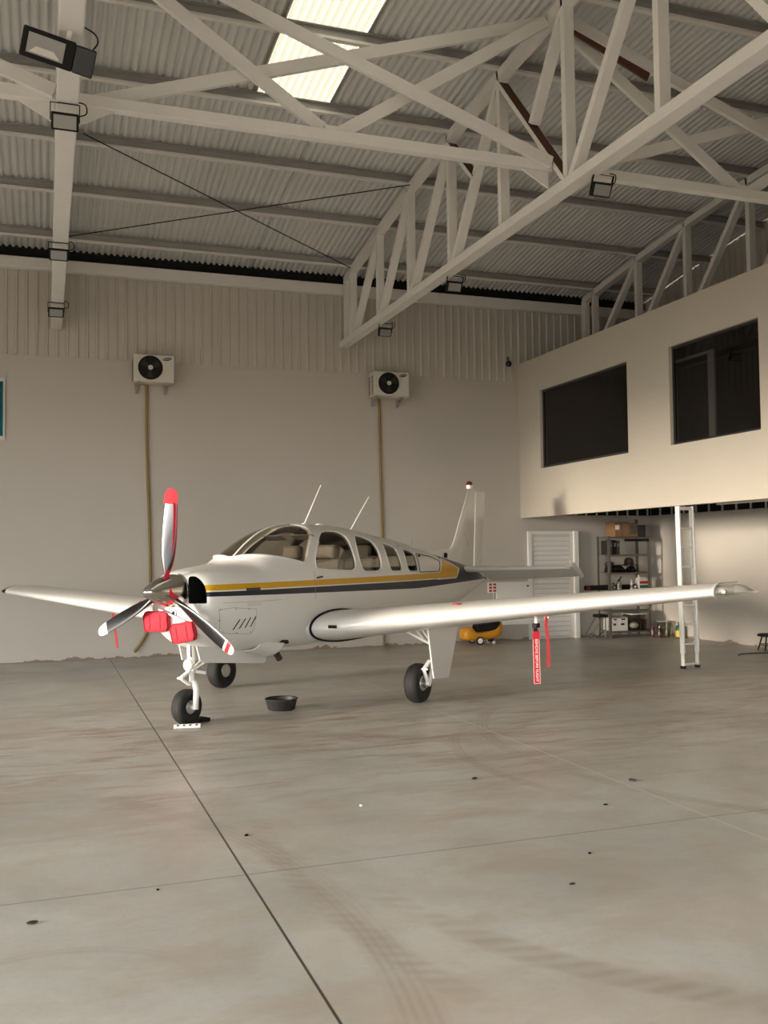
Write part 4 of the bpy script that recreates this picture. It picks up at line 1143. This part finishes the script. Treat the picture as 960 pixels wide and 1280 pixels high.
# steel shelf unit with its load
SXa, SXb, SYa, SYb = 10.34, 11.28, 16.02, 16.43
t = thing('shelf_unit', (SXa, SYb, 0), 'tall open grey steel shelf unit in the corner beside the louvred door', 'shelf')
so = Vector((SXa, SYb, 0))
for x, y in ((SXa, SYa), (SXb, SYa), (SXa, SYb), (SXb, SYb)):
    mb = MB(); h = 2.32 if (x == SXb and y == SYb) else 1.98
    sx = 1 if x == SXa else -1; sy = 1 if y == SYa else -1
    mb.box2(Vector((x, y, 0)) - so, Vector((x + sx*.045, y + sy*.004, h)) - so); mb.box2(Vector((x, y, 0)) - so, Vector((x + sx*.004, y + sy*.04, h)) - so)
    mb.build('post', M['shelfsteel'], t)
SH = [.13, .52, .925, 1.27, 1.62, 1.965]
for z in SH:
    mb = MB(); mb.box2(Vector((SXa, SYa + .005, z - .006)) - so, Vector((SXb, SYb, z)) - so); mb.box2(Vector((SXa, SYa + .005, z - .035)) - so, Vector((SXb, SYa + .009, z)) - so)
    mb.build('shelf_board', M['shelfsteel'], t)
def carton(name, x0, x1, z, h, dep, m, label, cat, flap=True, y0=SYa + .03, group=None):
    t = thing(name, ((x0 + x1)/2, y0, z), label, cat, group)
    w = x1 - x0
    MB().box2((-w/2, 0, 0), (w/2, dep, h)).build('body', M[m], t, bevel=.006)
    if flap: MB().box2((-w*.5, -.003, h*.92), (w*.5, 0, h*.97)).build('flap_edge', M['darkgrey'] if m != 'card' else M['inter'], t)
    return t
b = carton('cardboard_box', 10.52, 10.84, 1.967, .29, .34, 'card', 'brown cardboard box with a white label on top of the shelf unit', 'box')
MB().box2((-.155, -.005, .14), (-.065, -.001, .23)).build('paper_label', M['white'], b)
MB().box2((-.02, -.004, .0), (.0, -.001, .29)).build('tape', M['inter'], b)
b = carton('cardboard_box', 10.85, 11.045, 1.967, .27, .34, 'card', 'brown cardboard box in the middle of the shelf top', 'box')
MB().box2((-.085, -.004, .05), (.08, -.001, .22)).build('printed_panel', M['inter'], b)
b = carton('storage_box', 11.055, 11.225, 1.967, .23, .34, 'darkgrey', 'dark box at the right end of the shelf top', 'box')
tag(MB().box((10.99, SYa + .0, 1.90), (.55, .03, .05)).build('dark_tray', M['matblack'], None, bevel=.005), 'long thin dark tray hanging under the top shelf front', 'tray')
for k, (x0, w, h) in enumerate(((10.36, .10, .27), (10.47, .07, .28), (10.545, .075, .27))):
    b = carton('binder', x0, x0 + w, 1.622, h, .26, 'darkgrey' if k != 1 else 'matblack', ('widest dark binder at the left end of the second shelf', 'black binder in the middle of three on the second shelf', 'dark binder on the right of three on the second shelf')[k], 'binder', False, group='binders on the second shelf')
    MB().box2((-w*.3, -.004, h*.55), (w*.3, -.001, h*.8)).build('spine_label', M['shelfsteel'], b)
# black bags heap on the third shelf
t = thing('black_bag', (10.72, 16.2, 1.272), 'flat black soft bag lying on the third shelf', 'bag')
rows = []
for i in range(15):
    a = i/14; x = -.36 + .72*a; hh = .055 + .03*math.sin(a*7) + .02*math.sin(a*17); e = max(.15, min(1, 8*a, 8*(1 - a)))
    rows.append([(x, .13*math.cos(2*PI*k/16)*e, hh*e*(1 + math.sin(2*PI*k/16))) for k in range(16)])
MB().loft(rows).build('bag_body', M['matblack'], t, 60)
MB().tube(crv([(-.2, -.12, .05), (-.15, -.13, .12), (.05, -.13, .13), (.12, -.12, .06)]), .010, 6).build('bag_strap', M['darkgrey'], t, 60)
t = thing('cap', (10.92, 16.2, 1.40), 'dark brown hat lying on the black bag on the third shelf', 'hat')
MB().lathe([(.17, 0), (.165, .012), (.10, .02), (.095, .09), (.075, .135), (.03, .155)], (0, 0, 0), 'Z', 24).build('crown', mat('brown_felt', (.03, .018, .014), .9), t, 50)
MB().lathe([(.101, .024), (.099, .045)], (0, 0, 0), 'Z', 24).build('hat_band', M['matblack'], t)
t = thing('cap', (10.46, 16.18, 1.40), 'small dark cap at the left end of the black bag', 'hat')
MB().ball((0, 0, .03), (.10, .09, .055)).build('crown', M['darkgrey'], t, 60); MB().box((.09, -.05, .012), (.1, .09, .01), (0, 0, R(-30))).build('peak', M['darkgrey'], t)
# bottles and cans, long dark tube on the fourth shelf
t = thing('long_case', (10.5, 16.17, .965), 'long dark tube lying on the fourth shelf and sticking out to the left', 'tube')
MB().lathe([(.045, -.60), (.050, -.58), (.050, .55), (.045, .57)], (0, 0, .012), 'X', 16).build('tube_body', M['matblack'], t, 40)
MB().lathe([(.054, -.60), (.054, -.52)], (0, 0, .012), 'X', 16).build('end_cap', M['maroon'], t, 40)
def bottle(x, y, z, r, h, m, cm, label, shape='can', group='bottles and cans on the fourth shelf'):
    t = thing('bottle' if shape != 'can' else 'spray_can', (x, y, z), label, 'bottle' if shape != 'can' else 'can', group)
    if shape == 'can': pf = [(r*.95, 0), (r, .005), (r, h*.78), (r*.7, h*.86)]
    else: pf = [(r*.9, 0), (r, .01), (r, h*.55), (r*.8, h*.68), (r*.35, h*.80), (r*.32, h*.86)]
    MB().lathe(pf, (0, 0, 0), 'Z', 18).build('body', M[m], t, 40)
    MB().lathe([(r*.42, h*.85), (r*.42, h*.97), (r*.3, h)], (0, 0, 0), 'Z', 14).build('cap', M[cm], t, 40)
    MB().lathe([(r*1.01, h*.2), (r*1.01, h*.5)], (0, 0, 0), 'Z', 18, False, False).build('label_band', M['shelfsteel'] if m != 'shelfsteel' else M['dirtwhite'], t, 40)
    return t
bottle(10.43, 16.08, .927, .035, .16, 'tin', 'dirtwhite', 'small bright metal can at the left end of the fourth shelf')
bottle(10.50, 16.10, .927, .03, .14, 'shelfsteel', 'matblack', 'small dark can second from the left on the fourth shelf')
x = bottle(10.60, 16.08, .927, .055, .20, 'tin', 'matblack', 'grey spray bottle with a raised nozzle on the fourth shelf', 'bottle')
MB().bar((.0, 0, .19), (.06, 0, .26), .02, .015).build('nozzle', M['matblack'], x)
bottle(10.89, 16.08, .927, .03, .19, 'dirtwhite', 'dirtwhite', 'slim pale bottle right of the middle of the fourth shelf', 'bottle')
bottle(10.97, 16.08, .927, .034, .09, 'dirtwhite', 'matblack', 'short white tub beside the slim pale bottle')
t = thing('jug', (11.14, 16.11, .927), 'pale plastic jug with red and green label at the right end of the fourth shelf', 'jug')
MB().loft([round_ring for round_ring in [[(sx*w, sy*d, z) for sx, sy in ((-1, -1), (1, -1), (1, 1), (-1, 1))] for w, d, z in ((.10, .065, 0), (.105, .07, .01), (.105, .07, .19), (.08, .055, .235), (.05, .035, .25))]]).build('body', M['dirtwhite'], t, bevel=.012)
MB().box2((-.09, -.073, .11), (.10, -.069, .165)).build('red_label', M['redpaint'], t); MB().box2((-.09, -.073, .03), (.10, -.069, .085)).build('green_label', M['green'], t)
MB().lathe([(.022, .25), (.022, .285)], (-.06, 0, 0), 'Z', 12).build('cap', M['dirtwhite'], t)
# bottom shelf: file boxes, tote, red tub
for x0, x1, l in ((10.385, 10.535, 'white file box with black marks at the left end of the bottom shelf'), (10.545, 10.745, 'white file box with a black handle hole on the bottom shelf')):
    b = carton('file_box', x0, x1, .132, .27, .32, 'dirtwhite', l, 'box', True, SYa - .0, 'white file boxes on the bottom shelf')
    w = x1 - x0
    MB().box2((-w*.22, -.004, .21), (w*.22, -.001, .235)).build('handle_hole', M['matblack'], b); MB().box2((-w*.3, -.004, .11), (w*.1, -.001, .15)).build('printed_mark', M['darkgrey'], b)
t = thing('storage_tote', (10.92, 16.06, .132), 'translucent grey plastic tote with things inside on the bottom shelf', 'tote')
M['totep'] = glass_mat('cloudy_plastic', (.78, .78, .74), 1.3, .25)
def trough(w0, d0, w1, d1, h, th): 
    R4 = lambda w, d, z: [(-w, -d, z), (w, -d, z), (w, d, z), (-w, d, z)]
    return MB().loft([R4(w0, d0, 0), R4(w1, d1, h), R4(w1 - th, d1 - th, h), R4(w0 - th, d0 - th, th)])
trough(.13, .15, .155, .175, .32, .006).build('tub', M['totep'], t)
MB().box2((-.165, -.185, .315), (.165, .185, .335)).build('rim', M['dirtwhite'], t, bevel=.004)
MB().ball((-.02, -.02, .10), (.10, .08, .06)).build('contents', M['white'], t, 60); MB().box((.04, .0, .2), (.14, .12, .06), (0, .3, .2)).build('contents', M['darkgrey'], t)
t = thing('red_tub', (11.16, 16.10, .132), 'dark red plastic tub at the right end of the bottom shelf', 'tub')
MB().lathe([(.045, 0), (.062, .18), (.066, .18), (.066, .20), (.0005, .20)], (0, 0, 0), 'Z', 20, True, False).build('tub_body', M['maroon'], t, 40); MB().lathe([(.069, .195), (.069, .215)], (0, 0, 0), 'Z', 20).build('lid', M['redpaint'], t, 40)
# folding step stool left of the shelf
t = thing('step_stool', (10.17, 16.2, 0), 'folded dark step stool with a black seat leaning left of the shelf unit', 'stool')
mb = MB(); mb.box((.06, -.02, .43), (.20, .25, .06)); mb.build('seat', M['matblack'], t, bevel=.015)
for y in (-.13, .10):
    MB().tube([(-.24, y, .012), (.04, y, .42)], .013, 8).build('leg', M['shelfsteel'], t); MB().tube([(.10, y, .012), (.10, y, .40)], .013, 8).build('leg', M['shelfsteel'], t)
MB().tube([(-.20, -.13, .07), (-.20, .10, .07)], .010, 8).build('crossbar', M['shelfsteel'], t); MB().tube([(-.1, -.13, .02), (.09, -.13, .16)], .008, 8).build('brace', M['matblack'], t)
# floor items right of the shelf
t = thing('bucket', (11.44, 15.82, 0), 'translucent grey plastic bucket on the floor right of the shelf unit', 'bucket')
MB().lathe([(.0005, .006), (.115, .0), (.145, .30), (.150, .30), (.150, .312), (.140, .31), (.110, .012), (.0005, .012)], (0, 0, 0), 'Z', 28, False, False).build('bucket_body', M['totep'], t, 40)
MB().tube([(.151*math.cos(2*PI*k/28), .151*math.sin(2*PI*k/28), .305) for k in range(29)], .007, 6).build('rim', M['tote'], t, 60)
MB().tube(crv([(-.15, 0, .29), (-.12, -.10, .20), (0, -.16, .17), (.12, -.10, .2), (.15, 0, .29)]), .004, 6).build('bail_handle', M['shelfsteel'], t)
bottle(11.20, 15.86, 0, .035, .26, 'maroon', 'maroon', 'dark red bottle standing on the floor between shelf and bucket', 'bottle', 'floor bottles')
bottle(11.27, 15.74, 0, .03, .22, 'maroon', 'dirtwhite', 'dark red bottle with a pale cap on the floor before the bucket', 'bottle', 'floor bottles')
t = thing('jug', (11.50, 15.42, 0), 'green plastic jug with a yellow label on the floor beside the ladder', 'jug')
MB().lathe([(.07, 0), (.078, .01), (.078, .19), (.06, .235), (.028, .26), (.026, .28)], (0, 0, 0), 'Z', 24).build('jug_body', M['green'], t, 40)
MB().lathe([(.0795, .03), (.0795, .15)], (0, 0, 0), 'Z', 24, False, False).build('yellow_label', M['labely'], t, 40); MB().lathe([(.034, .275), (.034, .305)], (0, 0, 0), 'Z', 14).build('cap', M['green'], t)
MB().tube(crv([(.06, 0, .22), (.09, 0, .24), (.06, 0, .275), (.02, 0, .27)]), .009, 6).build('jug_handle', M['green'], t, 60)
# black stool at the right edge
t = thing('stool', (11.41, 12.92, 0), 'low black round stool against the right wall at the edge of the picture', 'stool')
MB().lathe([(.16, .235), (.185, .245), (.185, .265), (.16, .28), (.06, .285)], (0, 0, 0), 'Z', 28).build('seat', M['matblack'], t, 50)
for k in range(4):
    a = .5 + k*PI/2; MB().tube([(.11*math.cos(a), .11*math.sin(a), .24), (.185*math.cos(a), .185*math.sin(a), .0)], .012, 8).build('leg', M['matblack'], t)
MB().tube([(.155*math.cos(2*PI*k/20), .155*math.sin(2*PI*k/20), .10) for k in range(21)], .008, 6).build('foot_ring', M['matblack'], t)
tag(MB().tube(crv([(10.4, 12.45, .012), (10.55, 12.6, .012), (10.9, 12.62, .012), (11.3, 12.5, .012)]), .010, 6).build('cable', M['darkgrey']), 'short dark cable lying on the floor before the black stool', 'cable')
# yellow tow tug behind the wing
t = thing('tow_tug', (7.62, 16.10, 0), 'small yellow wheeled machine with a dark top against the wall under the wing', 'tug')
rows = []
for x, h, w, z0 in ((-.40, .10, .10, .12), (-.37, .20, .15, .09), (-.30, .25, .17, .07), (-.22, .25, .17, .07), (-.16, .17, .16, .07), (.10, .16, .16, .08), (.26, .19, .15, .10), (.36, .24, .13, .14), (.39, .22, .10, .18)):
    rows.append([(x, w*c, z0 + (h*.5)*(1 + s)) for c, s in [(math.copysign(abs(math.cos(a))**.6, math.cos(a)), math.copysign(abs(math.sin(a))**.6, math.sin(a))) for a in [2*PI*k/18 for k in range(18)]]])
MB().loft(rows).build('body', M['yellow'], t, 50)
MB().prism([(-.14, .22), (.26, .25), (.36, .40), (-.12, .36)], 'Y', -.12, .12).build('engine_cover', M['matblack'], t, bevel=.02)
MB().tube(crv([(.30, 0, .25), (.36, 0, .42), (.30, 0, .48)]), .015, 8).build('handle', M['matblack'], t)
for y in (-.18, .18):
    w_ = MB().lathe([(.055, -.02), (.075, -.015), (.075, .015), (.055, .02)], (-.11, y, .076), 'Y', 20).build('wheel', M['rubber'], t, 40)
    MB().lathe([(.012, -.026), (.050, -.024), (.052, .024), (.012, .026)], (-.11, y, .076), 'Y', 18).build('wheel_hub', M['white'], w_, 40)
for y in (-.12, .12): MB().lathe([(.03, -.012), (.03, .012)], (.20, y, .03), 'Y', 12).build('caster', M['dirtwhite'], t)
MB().bar((.20, 0, .03), (.20, 0, .12), .22, .02, (1, 0, 0)).build('axle', M['darkgrey'], t)

# ------------------------------------------------------------------ light, sky, camera
wd = bpy.data.worlds.new('evening_sky'); SC.world = wd; wd.use_nodes = True
nt = wd.node_tree; bg = nt.nodes['Background']
# hazy evening sky: pale overhead, warm glow round the low sun on the left
tcw = nt.nodes.new('ShaderNodeTexCoord'); dot = nt.nodes.new('ShaderNodeVectorMath'); dot.operation = 'DOT_PRODUCT'
dot.inputs[1].default_value = Vector((-.97, -.21, .10)).normalized()
pw = nt.nodes.new('ShaderNodeMath'); pw.operation = 'POWER'; mxm = nt.nodes.new('ShaderNodeMath'); mxm.operation = 'MAXIMUM'; mxm.inputs[1].default_value = 0
nt.links.new(tcw.outputs['Generated'], dot.inputs[0]); nt.links.new(dot.outputs['Value'], mxm.inputs[0]); nt.links.new(mxm.outputs[0], pw.inputs[0]); pw.inputs[1].default_value = 4
mxc = nt.nodes.new('ShaderNodeMix'); mxc.data_type = 'RGBA'; mxc.inputs[6].default_value = (.77, .80, .81, 1); mxc.inputs[7].default_value = (2.0, 1.90, 1.76, 1)
nt.links.new(pw.outputs[0], mxc.inputs[0]); nt.links.new(mxc.outputs[2], bg.inputs[0]); bg.inputs[1].default_value = SKY
su = bpy.data.lights.new('low_sun', 'SUN'); su.energy = SUN; su.angle = R(10); su.color = (1, .86, .69)
so_ = bpy.data.objects.new('low_sun', su); COL.objects.link(so_)
dv = Vector((1, .21, -.092)).normalized(); so_.rotation_euler = dv.to_track_quat('-Z', 'Y').to_euler()

cam = bpy.data.cameras.new('camera'); co = bpy.data.objects.new('camera', cam); COL.objects.link(co)
f_, yw, pt, rl, h_ = 1190.3818, .342389, .0427087, -.01155, 1.70858
fw = Vector((math.sin(yw)*math.cos(pt), math.cos(yw)*math.cos(pt), math.sin(pt))); rg = Vector((math.cos(yw), -math.sin(yw), 0)); up = rg.cross(fw)
r2 = rg*math.cos(rl) + up*math.sin(rl); u2 = up*math.cos(rl) - rg*math.sin(rl)
co.matrix_world = Matrix(((r2.x, u2.x, -fw.x, 0), (r2.y, u2.y, -fw.y, 0), (r2.z, u2.z, -fw.z, h_), (0, 0, 0, 1)))
cam.sensor_fit = 'AUTO'; cam.sensor_width = 36; cam.lens = f_/1280*36; cam.clip_start = .05; cam.clip_end = 300
SC.camera = co
vs = SC.view_settings; vs.view_transform = 'Standard'; vs.look = 'None'; vs.gamma = 1; vs.use_curve_mapping = False; vs.exposure = EXPO
SC.cycles.max_bounces = 10; SC.cycles.transparent_max_bounces = 16; SC.cycles.diffuse_bounces = 6
